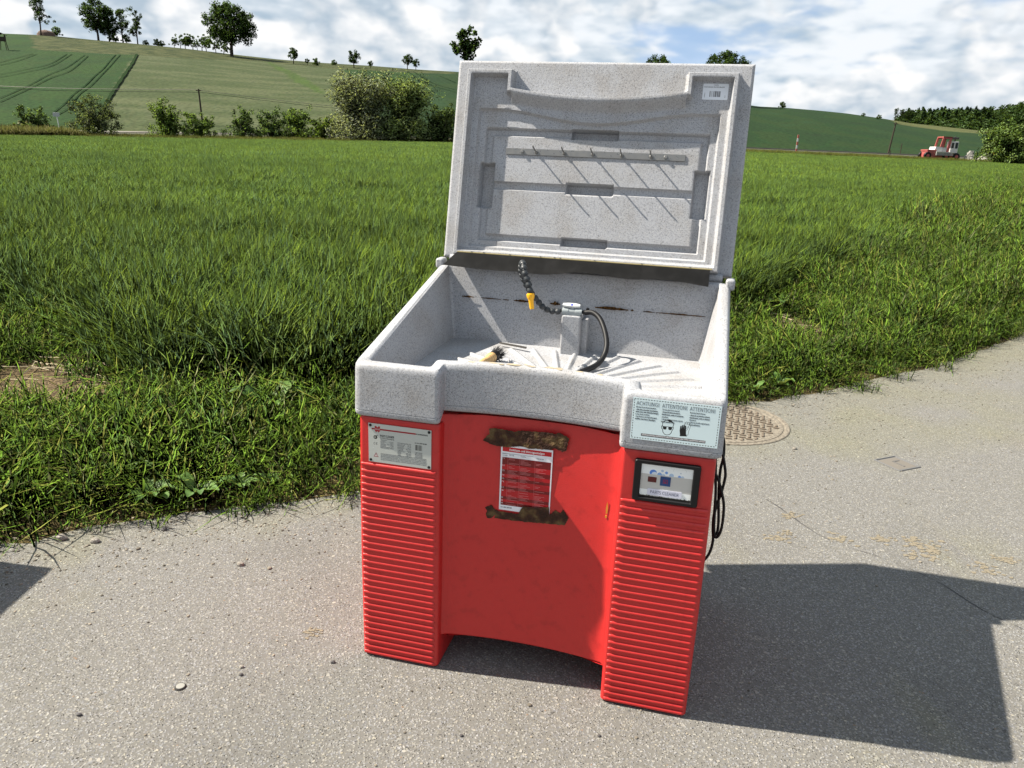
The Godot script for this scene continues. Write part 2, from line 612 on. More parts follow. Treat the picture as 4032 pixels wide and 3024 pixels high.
func _ready() -> void:
	# camera: the eye of someone standing on the road, looking a little down
	var cam := Camera3D.new()
	cam.name = "camera"
	add_child(cam)
	cam.transform = Transform3D(Basis(Vector3(0.999184, 0.038663, -0.011685), Vector3(-0.040391, 0.956451, -0.289085), Vector3(0.0, 0.289320, 0.957232)).orthonormalized(), Vector3(0, EYE, 0))
	cam.fov = 53.05
	cam.near = 0.05
	cam.far = 3000.0
	cam.current = true
	# sky, exposure
	var env := Environment.new()
	env.background_mode = Environment.BG_SKY
	env.sky = Sky.new()
	var sm := PanoramaSkyMaterial.new()
	sm.panorama = sky_picture()
	sm.energy_multiplier = 0.40
	env.sky.sky_material = sm
	env.tonemap_mode = Environment.TONE_MAPPER_LINEAR
	env.tonemap_exposure = 2.6
	env.sdfgi_enabled = true
	env.ssao_enabled = true
	env.ssil_enabled = true
	var we := WorldEnvironment.new()
	we.name = "world_environment"
	we.environment = env
	add_child(we)
	# sun
	var sun := DirectionalLight3D.new()
	sun.name = "sun"
	sun.light_energy = 1.55
	sun.light_color = Color(1.0, 0.965, 0.905)
	sun.light_angular_distance = 0.53
	sun.shadow_enabled = true
	add_child(sun)
	var ray := Basis(Vector3.UP, deg_to_rad(-13.484)) * Vector3(cos(deg_to_rad(47.4)) * cos(deg_to_rad(5.8)), -sin(deg_to_rad(47.4)), -cos(deg_to_rad(47.4)) * sin(deg_to_rad(5.8)))
	sun.basis = Basis.looking_at(ray, Vector3.UP)
	make_materials()
	build_ground()
	build_hill()
	build_railway()
	build_far_trees()
	build_hedge()
	build_yard()
	build_road_details()
	build_machine()
	build_loose_things()
	build_crops()
	build_weeds()


# ---------------------------------------------------------------- the parts cleaner

func fillet(c: Vector2, a: Vector2, b: Vector2, r: float, seg := 4) -> Array:
	# the rounded corner c between the neighbours a and b
	var da := (a - c).normalized()
	var db := (b - c).normalized()
	var half := acos(clampf(da.dot(db), -1, 1)) / 2
	var cut := minf(r / tan(half), minf((a - c).length(), (b - c).length()) * 0.48)
	var p0 := c + da * cut
	var p1 := c + db * cut
	var out := []
	for i in seg + 1:
		var t := float(i) / seg
		out.append(p0.lerp(c, t).lerp(c.lerp(p1, t), t))
	return out


func basin_outline(d: float) -> Array:
	# plan of the basin, d metres inside its outer edge: [x, z, is in the recessed middle]
	var x0 := -0.0116 + d
	var x1 := 1.0116 - d
	var f := 0.013 - d
	var b := -0.745 + d
	var l := 0.247 - d
	var r := 0.748 + d
	var q := -0.030 - d
	var rc := maxf(0.026 - d * 0.4, 0.012)
	var rs := 0.008
	var rows := []
	var pts := []
	for p in fillet(Vector2(x0, b), Vector2(x1, b), Vector2(x0, f), rc): pts.append([p, false])
	for p in fillet(Vector2(x0, f), Vector2(x0, b), Vector2(l, f), rc): pts.append([p, false])
	for p in fillet(Vector2(l, f), Vector2(x0, f), Vector2(l + 0.004, q), rs + 0.006): pts.append([p, false])
	for p in fillet(Vector2(l + 0.004, q), Vector2(l, f), Vector2(l + 0.06, q - 0.012), rs): pts.append([p, true])
	var n := 16
	for i in range(1, n):
		var x := lerpf(l + 0.004, r - 0.004, float(i) / n)
		var k := (x - 0.4975) / 0.2475
		pts.append([Vector2(x, q - 0.024 * maxf(0.0, 1.0 - k * k)), true])
	for p in fillet(Vector2(r - 0.004, q), Vector2(r - 0.06, q - 0.012), Vector2(r, f), rs): pts.append([p, true])
	for p in fillet(Vector2(r, f), Vector2(r - 0.004, q), Vector2(x1, f), rs + 0.006): pts.append([p, false])
	for p in fillet(Vector2(x1, f), Vector2(r, f), Vector2(x1, b), rc): pts.append([p, false])
	for p in fillet(Vector2(x1, b), Vector2(x1, f), Vector2(x0, b), rc): pts.append([p, false])
	return pts


func basin_loop(d: float, level: int, dy: float) -> PackedVector3Array:
	# level 0: from the lip's lower edge; 1: from the rim; 2: an absolute height
	var out := PackedVector3Array()
	var edge := basin_outline(0.0)
	var pts := basin_outline(d)
	for i in pts.size():
		var p: Vector2 = pts[i][0]
		var y := dy
		if level == 0: y += 0.829 if pts[i][1] else 0.801
		elif level == 1: y += 0.963 - 0.247 * edge[i][0].y
		out.append(Vector3(p.x, y, p.y))
	return out


func lid_height(x: float, t: float) -> float:
	# relief of the lid's inner face over its flange; x from its hinge side's start, t up from the hinge
	var box := minf(minf(x - 0.034, 0.966 - x), minf(t - 0.006, 0.660 - t))
	var k := (x - 0.5) / 0.29
	var arc := 0.598 - 0.024 * (1.0 - k * k)
	var cut := maxf(maxf(0.206 - x, x - 0.794), arc - t)
	var e := minf(box, cut)
	var h := 0.0
	if e > 0.0:
		h = 0.042 * smoothstep(0.0, 0.006, e)
		if cut < box and t < arc and x > 0.200 and x < 0.800:
			h = lerpf(h, 0.010, smoothstep(0.014, 0.056, cut) )
		else:
			h = lerpf(h, 0.010, smoothstep(0.018, 0.026, e))
		# nested recesses
		var bump := 0.5 + 0.5 * cos(PI * clampf(absf(x - 0.5) / 0.37, 0.0, 1.0))
		var g1 := minf(minf(x - 0.085, 0.914 - x), minf(t - 0.047, 0.528 - 0.042 * bump - t))
		h -= 0.013 * smoothstep(-0.003, 0.004, g1)
		var g2 := minf(minf(x - 0.115, 0.887 - x), minf(t - 0.071, 0.463 - t))
		h -= 0.014 * smoothstep(-0.003, 0.003, g2)
		var g3 := minf(minf(x - 0.139, 0.865 - x), minf(t - 0.092, 0.440 - t))
		var mid := 1.0 - smoothstep(0.010, 0.015, absf(t - 0.2655))
		h += 0.012 * smoothstep(-0.003, 0.003, g3) * (1.0 - mid)
		for r in [[0.421, 0.581, 0.436, 0.466], [0.420, 0.581, 0.249, 0.283], [0.419, 0.577, 0.067, 0.094], [0.103, 0.152, 0.187, 0.340], [0.852, 0.900, 0.189, 0.344]]:
			var inside := minf(minf(x - r[0], r[1] - x), minf(t - r[2], r[3] - t))
			if inside > -0.004:
				h = lerpf(h, -0.040, smoothstep(-0.003, 0.003, inside))
	return h


func relief(x0: float, x1: float, y0: float, y1: float, nx: int, ny: int, height: Callable, skirt: float) -> MB:
	# a height field in its own xy plane that rises along z, closed by a flat back at z = -skirt
	var b := MB.new()
	for j in ny + 1:
		for i in nx + 1:
			var x := lerpf(x0, x1, float(i) / nx)
			var y := lerpf(y0, y1, float(j) / ny)
			b.v.append(Vector3(x, y, height.call(x, y)))
	for j in ny:
		for i in nx:
			var a := j * (nx + 1) + i
			b.quad(a, a + nx + 1, a + nx + 2, a + 1)
	if skirt > 0.0:
		var ring := PackedInt32Array()
		for i in nx: ring.append(i)
		for j in ny: ring.append(j * (nx + 1) + nx)
		for i in range(nx, 0, -1): ring.append(ny * (nx + 1) + i)
		for j in range(ny, 0, -1): ring.append(j * (nx + 1))
		var at := b.v.size()
		for i in ring: b.v.append(Vector3(b.v[i].x, b.v[i].y, -skirt))
		var n := ring.size()
		b.v.append(Vector3((x0 + x1) / 2, (y0 + y1) / 2, -skirt))
		for i in n:
			var j := (i + 1) % n
			b.quad(ring[i], ring[j], at + j, at + i)
			b.tri(at + i, at + j, at + n)
	return b


func lettering(parent: Node3D, words: String, x: float, y: float, cap: float, material: Material, wide := 0.0, z := 0.0006, turn := 0.0, bold := false) -> void:
	# left end of the baseline at x, y; capitals cap metres high; squeezed or stretched to the width given
	var t := TextMesh.new()
	var f := SystemFont.new()
	f.font_names = PackedStringArray(["Droid Sans"])
	if bold: f.font_weight = 700
	t.font = f
	t.text = words
	t.font_size = 32
	t.pixel_size = cap / (32.0 * 0.715)
	t.depth = 0.0003
	t.curve_step = 4.0
	t.horizontal_alignment = HORIZONTAL_ALIGNMENT_LEFT
	t.vertical_alignment = VERTICAL_ALIGNMENT_BOTTOM
	var box := t.get_aabb()
	var o := obj("lettering", t, material, parent)
	var s := wide / box.size.x if wide > 0.0 and box.size.x > 0.0 else 1.0
	var has_tail := false
	for c in "gjpqy,;()":
		if words.contains(c): has_tail = true
	var b := Basis(Vector3(0, 0, 1), turn) * Basis.from_scale(Vector3(s, 1, 1))
	var drop := cap * 0.30 if has_tail else 0.0
	o.transform = Transform3D(b, Vector3(x, y, z) - b * Vector3(box.position.x, box.position.y + drop, 0))


func flat(w: float, h: float, thick := 0.0008, r := 0.0) -> ArrayMesh:
	# a thin sheet in the xy plane, its face at z = thick, with uv over the face
	var st := SurfaceTool.new()
	st.begin(Mesh.PRIMITIVE_TRIANGLES)
	var pts := []
	if r <= 0.0:
		pts = [Vector2(-w / 2, -h / 2), Vector2(-w / 2, h / 2), Vector2(w / 2, h / 2), Vector2(w / 2, -h / 2)]
	else:
		for q in 4:
			var sx: float = [-1, -1, 1, 1][q]
			var sy: float = [-1, 1, 1, -1][q]
			for i in 5:
				var a: float = PI + PI / 2 - (q + i / 4.0) * PI / 2 + 0.0
				pts.append(Vector2(sx * (w / 2 - r) + cos(a) * r, sy * (h / 2 - r) + sin(a) * r))
	var n := pts.size()
	for k in range(1, n - 1):
		for p in [pts[0], pts[k], pts[k + 1]]:
			st.set_normal(Vector3(0, 0, 1))
			st.set_uv(Vector2(p.x / w + 0.5, 0.5 - p.y / h))
			st.add_vertex(Vector3(p.x, p.y, thick))
	for k in n:
		var a: Vector2 = pts[k]
		var b: Vector2 = pts[(k + 1) % n]
		var out := Vector3(-(b - a).y, (b - a).x, 0).normalized()
		for p in [Vector3(a.x, a.y, 0), Vector3(b.x, b.y, thick), Vector3(a.x, a.y, thick), Vector3(a.x, a.y, 0), Vector3(b.x, b.y, 0), Vector3(b.x, b.y, thick)]:
			st.set_normal(out)
			st.set_uv(Vector2(p.x / w + 0.5, 0.5 - p.y / h))
			st.add_vertex(p)
	return st.commit()


func fill_poly(im: Image, pts: Array, c: Color) -> void:
	var lo := 1e9
	var hi := -1e9
	for p in pts:
		lo = minf(lo, p[1]); hi = maxf(hi, p[1])
	for y in range(maxi(0, int(lo)), mini(im.get_height(), int(hi) + 1)):
		var xs := []
		for i in pts.size():
			var a: Array = pts[i]
			var b: Array = pts[(i + 1) % pts.size()]
			if (a[1] <= y + 0.5) != (b[1] <= y + 0.5):
				xs.append(a[0] + (y + 0.5 - a[1]) * (b[0] - a[0]) / (b[1] - a[1]))
		xs.sort()
		for k in range(0, xs.size() - 1, 2):
			im.fill_rect(Rect2i(roundi(xs[k]), y, maxi(1, roundi(xs[k + 1]) - roundi(xs[k])), 1), c)


func stroke(im: Image, pts: Array, w: float, c: Color) -> void:
	for i in pts.size() - 1:
		var a := Vector2(pts[i][0], pts[i][1])
		var b := Vector2(pts[i + 1][0], pts[i + 1][1])
		var n := (b - a).normalized().orthogonal() * w / 2
		fill_poly(im, [[a.x + n.x, a.y + n.y], [b.x + n.x, b.y + n.y], [b.x - n.x, b.y - n.y], [a.x - n.x, a.y - n.y]], c)
		disc(im, b.x, b.y, w / 2, w / 2, c)
		disc(im, a.x, a.y, w / 2, w / 2, c)


func disc(im: Image, x: float, y: float, rx: float, ry: float, c: Color) -> void:
	var pts := []
	for k in 20: pts.append([x + cos(TAU * k / 20) * rx, y + sin(TAU * k / 20) * ry])
	fill_poly(im, pts, c)


func print_mat(im: Image, rough := 0.45) -> StandardMaterial3D:
	var m := mat(Color.WHITE, rough)
	m.albedo_texture = ImageTexture.create_from_image(im)
	m.texture_repeat = false
	return m


func scuffs(im: Image, seed_: int, count: int, c: Color, most := 3.0) -> void:
	rng.seed = seed_
	for i in count:
		disc(im, rng.randf() * im.get_width(), rng.randf() * im.get_height(), rng.randf_range(0.5, most), rng.randf_range(0.5, most * 0.6), c.lerp(im.get_pixel(5, 5), rng.randf() * 0.7))


func build_machine() -> void:
	machine = thing("parts_cleaner", "red parts cleaning machine with grey speckled basin and raised lid", "parts cleaner", Vector3(-0.4365, 0.001, -2.0798), deg_to_rad(-13.484))
	build_body()
	build_basin()
	build_lid()
	build_fittings()
	build_plates()


func column(x0: float, x1: float, tilt: float) -> MB:
	var b := MB.new()
	var loops := []
	for l in [[0.0, 0.010], [0.002, 0.004], [0.007, 0.0], [0.35, -0.002], [0.6, -0.001], [0.79, 0.001], [0.797, 0.004], [0.800, 0.012]]:
		loops.append(rect_loop((x0 + x1) / 2, -0.36, (x1 - x0) / 2 - l[1], 0.36 - l[1], 0.013, l[0], 4))
	b.loft(loops, true, true, true)
	return b.solid()


func build_body() -> void:
	var b := MB.new()
	b.add(column(0.0, 0.2475, 0.0))
	b.add(column(0.753, 1.0, 0.0))
	# the middle: a front panel curved inwards in plan, between the two columns
	var loops := []
	for l in [[0.096, 0.012], [0.098, 0.004], [0.104, 0.0], [0.45, -0.002], [0.70, 0.004], [0.82, 0.014]]:
		var p := PackedVector3Array()
		for i in 25:
			var x := lerpf(0.236, 0.764, i / 24.0)
			var k := (x - 0.5) / 0.2527
			p.append(Vector3(x, l[0], -0.039 - 0.023 * maxf(0.0, 1.0 - k * k) - l[1] + 0.020 * smoothstep(0.93, 1.06, absf(k))))
		p.append(Vector3(0.764, l[0], -0.70))
		p.append(Vector3(0.236, l[0], -0.70))
		loops.append(p)
	var c := MB.new()
	c.loft(loops, true, true, true)
	b.add(c.solid())
	var body := obj("body", b.mesh(35.0), M.red, machine)
	tag(body, "glossy red plastic body with ribbed front columns")
	# ribs moulded on the two front columns, each a rounded bar
	var r := MB.new()
	var loops2 := []
	var half := 0.1155
	for i in 11:
		var x := -half + half * 2.0 * i / 10.0
		if i == 1: x = -half + 0.003
		if i == 2: x = -half + 0.008
		if i == 8: x = half - 0.008
		if i == 9: x = half - 0.003
		var s: float = [0.15, 0.75, 1.0, 1.0, 1.0, 1.0, 1.0, 1.0, 1.0, 0.75, 0.15][i]
		var p := PackedVector3Array()
		for k in 7:
			var a := PI * k / 6.0
			p.append(Vector3(x, cos(a) * 0.0060 * lerpf(0.6, 1.0, s), sin(a) * 0.0038 * s - 0.0006))
		loops2.append(p)
	r.loft(loops2, false, false, false)
	if (r.v[r.f[2]] - r.v[r.f[0]]).cross(r.v[r.f[1]] - r.v[r.f[0]]).dot(Vector3(0, 1, 0.2)) < 0.0: r.flip()
	var rib := r.mesh(50.0)
	for side in 2:
		for i in 31:
			var o := obj("rib", rib, M.red, body)
			o.position = Vector3(0.1215 if side == 0 else 0.8785, 0.651 - i * 0.02125, 0.0022)
	# dried spill on the front panel
	var st := MB.new()
	prism(st, PackedVector2Array([Vector2(0.001, 0.05), Vector2(0.004, 0.03), Vector2(0.003, 0.014), Vector2(-0.001, 0.012), Vector2(-0.002, 0.03)]), 0.0012)
	prism(st, PackedVector2Array([Vector2(0.002, 0.008), Vector2(0.003, 0.001), Vector2(-0.001, -0.001), Vector2(-0.003, 0.003), Vector2(-0.002, 0.008)]), 0.0015)
	var drip := obj("dried_drip", st.mesh(), mat(Color(0.62, 0.30, 0.03), 0.4), body)
	drip.position = Vector3(0.7235, 0.570, -0.0432)
	tag(drip, "dried ochre drip on the red panel")


func build_basin() -> void:
	var b := MB.new()
	var rows := []
	for l in [[0.040, 0, 0.004], [0.016, 0, 0.001], [0.006, 0, 0.002], [0.0015, 0, 0.006], [0.0, 0, 0.012], [0.0, 0, 0.0185], [0.0016, 0, 0.0195], [0.0016, 0, 0.0203], [0.0, 0, 0.0213],
			[0.002, 1, -0.022], [0.0035, 1, -0.011], [0.008, 1, -0.003], [0.015, 1, 0.0], [0.032, 1, 0.0], [0.039, 1, -0.004], [0.0425, 1, -0.013], [0.052, 1, -0.07], [0.078, 2, 0.868]]:
		rows.append(basin_loop(l[0], l[1], l[2]))
	# close to the floor the wall must not rise again at the low front
	for i in rows[16].size():
		rows[16][i].y = maxf(rows[16][i].y, 0.889)
	b.loft(rows, true, false, false)
	var under := MB.new()
	rbox(under, Vector3(0.5, 0.835, -0.41), Vector3(0.93, 0.075, 0.58), 0.005)
	# winding: the outer lip looks outwards
	var n := (b.v[b.f[2]] - b.v[b.f[0]]).cross(b.v[b.f[1]] - b.v[b.f[0]])
	var test := MB.new()
	test.v = b.v
	test.f = b.f
	var sum := 0.0
	var count := 0
	for k in range(0, b.f.size(), 3):
		var a := b.v[b.f[k]]
		if a.x > 1.0 and a.y > 0.83 and a.y < 1.0:
			sum += (b.v[b.f[k + 2]] - a).cross(b.v[b.f[k + 1]] - a).x
			count += 1
	if sum < 0.0: b.flip()
	b.add(under)
	var basin := obj("basin", b.mesh(38.0), M.granite, machine)
	tag(basin, "grey speckled plastic wash basin")
	# floor with ribs that spread from the drain
	var floor_height := func(x: float, y: float) -> float:
		var p := Vector2(x - 0.533, y - 0.263)
		var r := p.length()
		var h := 0.012 * smoothstep(0.05, 0.42, r)
		var step := deg_to_rad(11.5)
		var a := fposmod(p.angle() + step / 2, step) - step / 2
		var off := absf(a) * r
		var edge := smoothstep(0.085, 0.10, r) * (1.0 - smoothstep(0.335, 0.35, r / (1.0 + 0.25 * absf(p.x) / maxf(r, 0.01))))
		h += 0.007 * (1.0 - smoothstep(0.004, 0.009, off)) * edge
		h -= 0.012 * (1.0 - smoothstep(0.045, 0.055, r))
		return h
	var fl := relief(0.02, 0.98, 0.105, 0.70, 230, 142, floor_height, 0.0)
	var pan := obj("basin_floor", fl.mesh(60.0), M.granite, basin)
	# its own y runs to the machine's back, its own z up
	pan.transform = Transform3D(Basis(Vector3(1, 0, 0), Vector3(0, 0, -1), Vector3(0, 1, 0)), Vector3(0, 0.874, 0))
	var ped := MB.new()
	rbox(ped, Vector3(0.5015, 0.945, -0.632), Vector3(0.066, 0.146, 0.080), 0.006)
	rbox(ped, Vector3(0.543, 0.938, -0.650), Vector3(0.022, 0.130, 0.060), 0.005)
	obj("pedestal", ped.mesh(), M.granite, basin)
	# hinge knuckles on the back corners
	for x in [-0.006, 1.006]:
		var k := MB.new()
		rbox(k, Vector3(x, 1.144, -0.728), Vector3(0.030, 0.038, 0.050), 0.008, 4)
		obj("hinge_knuckle", k.mesh(50), M.granite, basin)
	var bar := MB.new()
	tube(bar, PackedVector3Array([Vector3(0.02, 1.158, -0.752), Vector3(0.98, 1.158, -0.752)]), [0.016], 12)
	obj("hinge_bar", bar.mesh(50), M.granite, basin)
	# rust-brown residue lines on the back wall
	rng.seed = 44
	for s in [[0.088, 0.134, 0.006], [0.160, 0.232, 0.0035], [0.240, 0.262, 0.003], [0.280, 0.335, 0.009], [0.410, 0.446, 0.013], [0.568, 0.682, 0.011], [0.690, 0.700, 0.006], [0.732, 0.770, 0.004], [0.775, 0.938, 0.0045]]:
		var up := PackedVector2Array()
		var dn := PackedVector2Array()
		var steps := 12
		for i in steps + 1:
			var t := float(i) / steps
			var w: float = s[2] * (0.25 + 0.75 * sin(PI * clampf(t, 0.04, 0.96))) * rng.randf_range(0.35, 1.0)
			up.append(Vector2(lerpf(s[0], s[1], t), w * 0.75 + 0.0005))
			dn.append(Vector2(lerpf(s[0], s[1], t), -w * 0.35 - 0.0005))
		dn.reverse()
		up.append_array(dn)
		var q := MB.new()
		prism(q, up, 0.0012)
		var o := obj("residue_mark", q.mesh(), M.stain, basin)
		o.position = Vector3(0, 1.037, -0.6820)
		o.rotation.x = -0.16
	# ochre film left on the worn front edge
	var film := MB.new()
	for piece in 16:
		var x := rng.randf_range(0.30, 0.72)
		var k := (x - 0.4975) / 0.2475
		var z := -0.030 - 0.024 * (1.0 - k * k) - rng.randf_range(0.013, 0.030)
		var pts := PackedVector2Array()
		var big := rng.randf_range(0.004, 0.013)
		for a in 9:
			pts.append(Vector2(cos(TAU * a / 9) * big * rng.randf_range(0.8, 2.2), sin(TAU * a / 9) * minf(big, 0.007) * rng.randf_range(0.5, 1.0)))
		prism(film, pts, 0.0004, Transform3D(Basis(Vector3(1, 0, 0), Vector3(0, 0, -1), Vector3(0, 1, 0)), Vector3(x, 0.963 - 0.247 * (-0.030 - 0.024 * (1.0 - k * k)) + 0.0002 + piece * 0.00002, z)))
	tag(obj("ochre_film", film.mesh(), mat(Color(0.33, 0.275, 0.185), 0.8), basin), "", "", "", "stuff")


func build_lid() -> void:
	var lid := Node3D.new()
	lid.name = "lid"
	machine.add_child(lid)
	lid.position = Vector3(0.5, 1.1628, -0.7563)
	lid.rotation.x = deg_to_rad(-12.21)
	tag(lid, "speckled lid standing open, its moulded inner face showing")
	var h := func(x: float, y: float) -> float:
		var e := minf(minf(x + 0.509, 0.509 - x), minf(y, 0.697 - y))
		return lid_height(x + 0.5, y) - 0.006 * (1.0 - smoothstep(0.0, 0.006, e))
	var b := relief(-0.509, 0.509, 0.0, 0.697, 300, 206, h, 0.055)
	# the rows of points bend along the curved ridge, so that its edge stays clean
	for i in 301 * 207:
		var p := b.v[i]
		var k := p.x / 0.29
		var bend := clampf(0.024 * k * k - 0.012, -0.012, 0.012) * smoothstep(0.46, 0.55, p.y) * (1.0 - smoothstep(0.625, 0.690, p.y))
		b.v[i] = Vector3(p.x, p.y + bend, h.call(p.x, p.y + bend))
	obj("panel", b.mesh(55.0), M.granite, lid)
	# hook rail
	var rail := MB.new()
	rbox(rail, Vector3(0, 0, 0), Vector3(0.624, 0.0225, 0.004), 0.0012)
	var rm := obj("hook_rail", rail.mesh(), M.steel, lid)
	rm.position = Vector3(0.0035, 0.386, -0.0028)
	for i in 5:
		var k := MB.new()
		tube(k, spline([Vector3(0, 0, 0.001), Vector3(0, 0.001, 0.03), Vector3(0, 0.004, 0.058), Vector3(0, 0.008, 0.066)], 4), [0.0026], 8)
		lathe(k, [[0.0055, 0.0], [0.0065, 0.002], [0.0055, 0.005], [0.003, 0.006]], 10, Transform3D(Basis(Vector3.RIGHT, PI / 2), Vector3(0, 0, 0.0018)))
		var o := obj("hook", k.mesh(50), M.steel, rm)
		o.position = Vector3(-0.2015 + i * 0.1, 0.0, 0)
	for x in [-0.252, 0.247]:
		var k := MB.new()
		lathe(k, [[0.008, 0.0], [0.008, 0.0012], [0.0062, 0.0014], [0.0062, 0.005], [0.005, 0.006]], 6, Transform3D(Basis(Vector3.RIGHT, PI / 2), Vector3(0, 0, 0.0018)))
		var o := obj("hex_bolt", k.mesh(20), M.steel, rm)
		o.position = Vector3(x, 0, 0)
	# rubber apron along the hinge, its free edge wavy
	var a := MB.new()
	for j in 5:
		for i in 61:
			var u := i / 60.0
			var t := j / 4.0
			var drop := 0.040 + 0.008 * sin(u * 19.0 + 0.6) * smoothstep(0.2, 0.5, u) * (1.0 - 0.6 * u) + 0.004 * sin(u * 7.0)
			a.v.append(Vector3(lerpf(-0.445 + t * -0.028, 0.436, u), 0.016 - drop * t * 1.32, 0.047 + 0.056 * t + 0.005 * sin(u * 19.0 + 0.6) * t * t))
	for j in 4:
		for i in 60:
			var q := j * 61 + i
			a.quad(q, q + 61, q + 62, q + 1)
	a.flip()
	var ap := obj("rubber_apron", a.mesh(70), M.rubber, lid)
	tag(ap, "black rubber splash strip along the hinge")
	var strip := MB.new()
	rbox(strip, Vector3(0, 0.018, 0.0445), Vector3(0.886, 0.004, 0.005), 0.001)
	obj("clamp_strip", strip.mesh(), mat(Color(0.33, 0.27, 0.12), 0.5, 0.3), lid)
	for x in [-0.39, -0.345, -0.25, -0.14, -0.09, -0.07, 0.05, 0.21, 0.37]:
		var s := MB.new()
		lathe(s, [[0.003, 0.0], [0.0032, 0.001], [0.002, 0.002]], 8, Transform3D(Basis(), Vector3(x, 0.0205, 0.046)))
		obj("screw", s.mesh(40), M.steel, lid)


func build_fittings() -> void:
	# valve on the pedestal
	var valve := Node3D.new()
	valve.name = "valve"
	machine.add_child(valve)
	valve.position = Vector3(0.501, 1.030, -0.612)
	var v := MB.new()
	lathe(v, [[0.010, -0.034], [0.0125, -0.033], [0.0125, -0.012], [0.011, -0.011], [0.011, 0.011], [0.0125, 0.012], [0.0125, 0.033], [0.010, 0.034]], 16, Transform3D(Basis(Vector3(0, 0, 1), PI / 2)))
	lathe(v, [[0.008, 0.0], [0.008, 0.014], [0.005, 0.015], [0.005, 0.019]], 12)
	rbox(v, Vector3(0, -0.006, 0.0), Vector3(0.06, 0.014, 0.020), 0.003)
	obj("valve_body", v.mesh(40), M.grey_plastic, valve)
	var lever := MB.new()
	prism(lever, PackedVector2Array([Vector2(-0.031, -0.006), Vector2(-0.031, 0.005), Vector2(-0.010, 0.0085), Vector2(0.012, 0.0085), Vector2(0.028, 0.004), Vector2(0.028, -0.005), Vector2(0.010, -0.0075), Vector2(-0.010, -0.0075)]), 0.007, Transform3D(Basis(Vector3.RIGHT, deg_to_rad(-62)), Vector3(-0.002, 0.018, 0)))
	obj("lever", lever.mesh(30), M.pale_plastic, valve)
	var cap := MB.new()
	lathe(cap, [[0.0048, 0.0], [0.0046, 0.002], [0.002, 0.0032]], 12, Transform3D(Basis(Vector3.RIGHT, deg_to_rad(28)), Vector3(-0.002, 0.0225, 0.004)))
	obj("lever_cap", cap.mesh(40), M.blue, valve)
	var neck := MB.new()
	for x in [0.040, 0.046, 0.052]: lathe(neck, [[0.006, -0.002], [0.0085, -0.001], [0.0085, 0.001], [0.006, 0.002]], 12, Transform3D(Basis(Vector3(0, 0, 1), PI / 2), Vector3(x, 0, 0)))
	lathe(neck, [[0.0055, -0.052], [0.0055, 0.062]], 12, Transform3D(Basis(Vector3(0, 0, 1), PI / 2)))
	rbox(neck, Vector3(0.052, 0.011, 0), Vector3(0.010, 0.012, 0.010), 0.002)
	obj("hose_clip", neck.mesh(40), M.black, valve)
	# black supply hose
	var h := MB.new()
	tube(h, spline([Vector3(0.545, 1.030, -0.612), Vector3(0.572, 1.033, -0.606), Vector3(0.600, 1.018, -0.585), Vector3(0.624, 0.984, -0.548), Vector3(0.636, 0.948, -0.515), Vector3(0.632, 0.917, -0.487), Vector3(0.615, 0.896, -0.452), Vector3(0.585, 0.889, -0.395), Vector3(0.545, 0.887, -0.31)], 7), [0.0088], 12)
	tag(obj("supply_hose", h.mesh(60), M.hose, machine), "smooth black hose arching from the valve to the drain")
	# jointed spout: beads along a bent path
	var spout := Node3D.new()
	spout.name = "jointed_spout"
	machine.add_child(spout)
	tag(spout, "black jointed spout curling up to a yellow nozzle")
	var path := spline([Vector3(0.462, 1.028, -0.606), Vector3(0.432, 1.027, -0.603), Vector3(0.405, 1.038, -0.597), Vector3(0.385, 1.060, -0.590), Vector3(0.364, 1.086, -0.583), Vector3(0.346, 1.114, -0.576), Vector3(0.335, 1.143, -0.566), Vector3(0.333, 1.170, -0.548), Vector3(0.341, 1.192, -0.522), Vector3(0.351, 1.195, -0.493), Vector3(0.360, 1.180, -0.472), Vector3(0.368, 1.161, -0.465), Vector3(0.377, 1.143, -0.462), Vector3(0.384, 1.123, -0.459), Vector3(0.388, 1.107, -0.457)], 8)
	var total := 0.0
	for i in path.size() - 1: total += path[i].distance_to(path[i + 1])
	var bead := MB.new()
	lathe(bead, [[0.0068, -0.0095], [0.0085, -0.0085], [0.0108, -0.002], [0.0108, 0.001], [0.0098, 0.0045], [0.0072, 0.0065], [0.0066, 0.0095]], 14)
	var bm := bead.mesh(35)
	var n := 21
	for k in n:
		var want := total * (k + 0.5) / n
		var at := 0.0
		for i in path.size() - 1:
			var l := path[i].distance_to(path[i + 1])
			if at + l >= want:
				var o := obj("bead", bm, M.segment, spout)
				var dir := (path[i + 1] - path[i]).normalized()
				var side := dir.cross(Vector3(0, 0, 1)).normalized()
				o.transform = Transform3D(Basis(side, dir, side.cross(dir)), path[i].lerp(path[i + 1], (want - at) / l))
				break
			at += l
	var nz := MB.new()
	lathe(nz, [[0.007, 0.004], [0.0125, 0.002], [0.0130, -0.006], [0.0105, -0.014], [0.0085, -0.017], [0.0075, -0.040], [0.0066, -0.047], [0.004, -0.047]], 16)
	var noz := obj("nozzle", nz.mesh(40), M.yellow, spout)
	noz.transform = Transform3D(Basis(Vector3(0, 0, 1), 0.16) * Basis(Vector3.RIGHT, -0.04), Vector3(0.388, 1.105, -0.457))
	# mains cable hung in loops on the side
	var cab := MB.new()
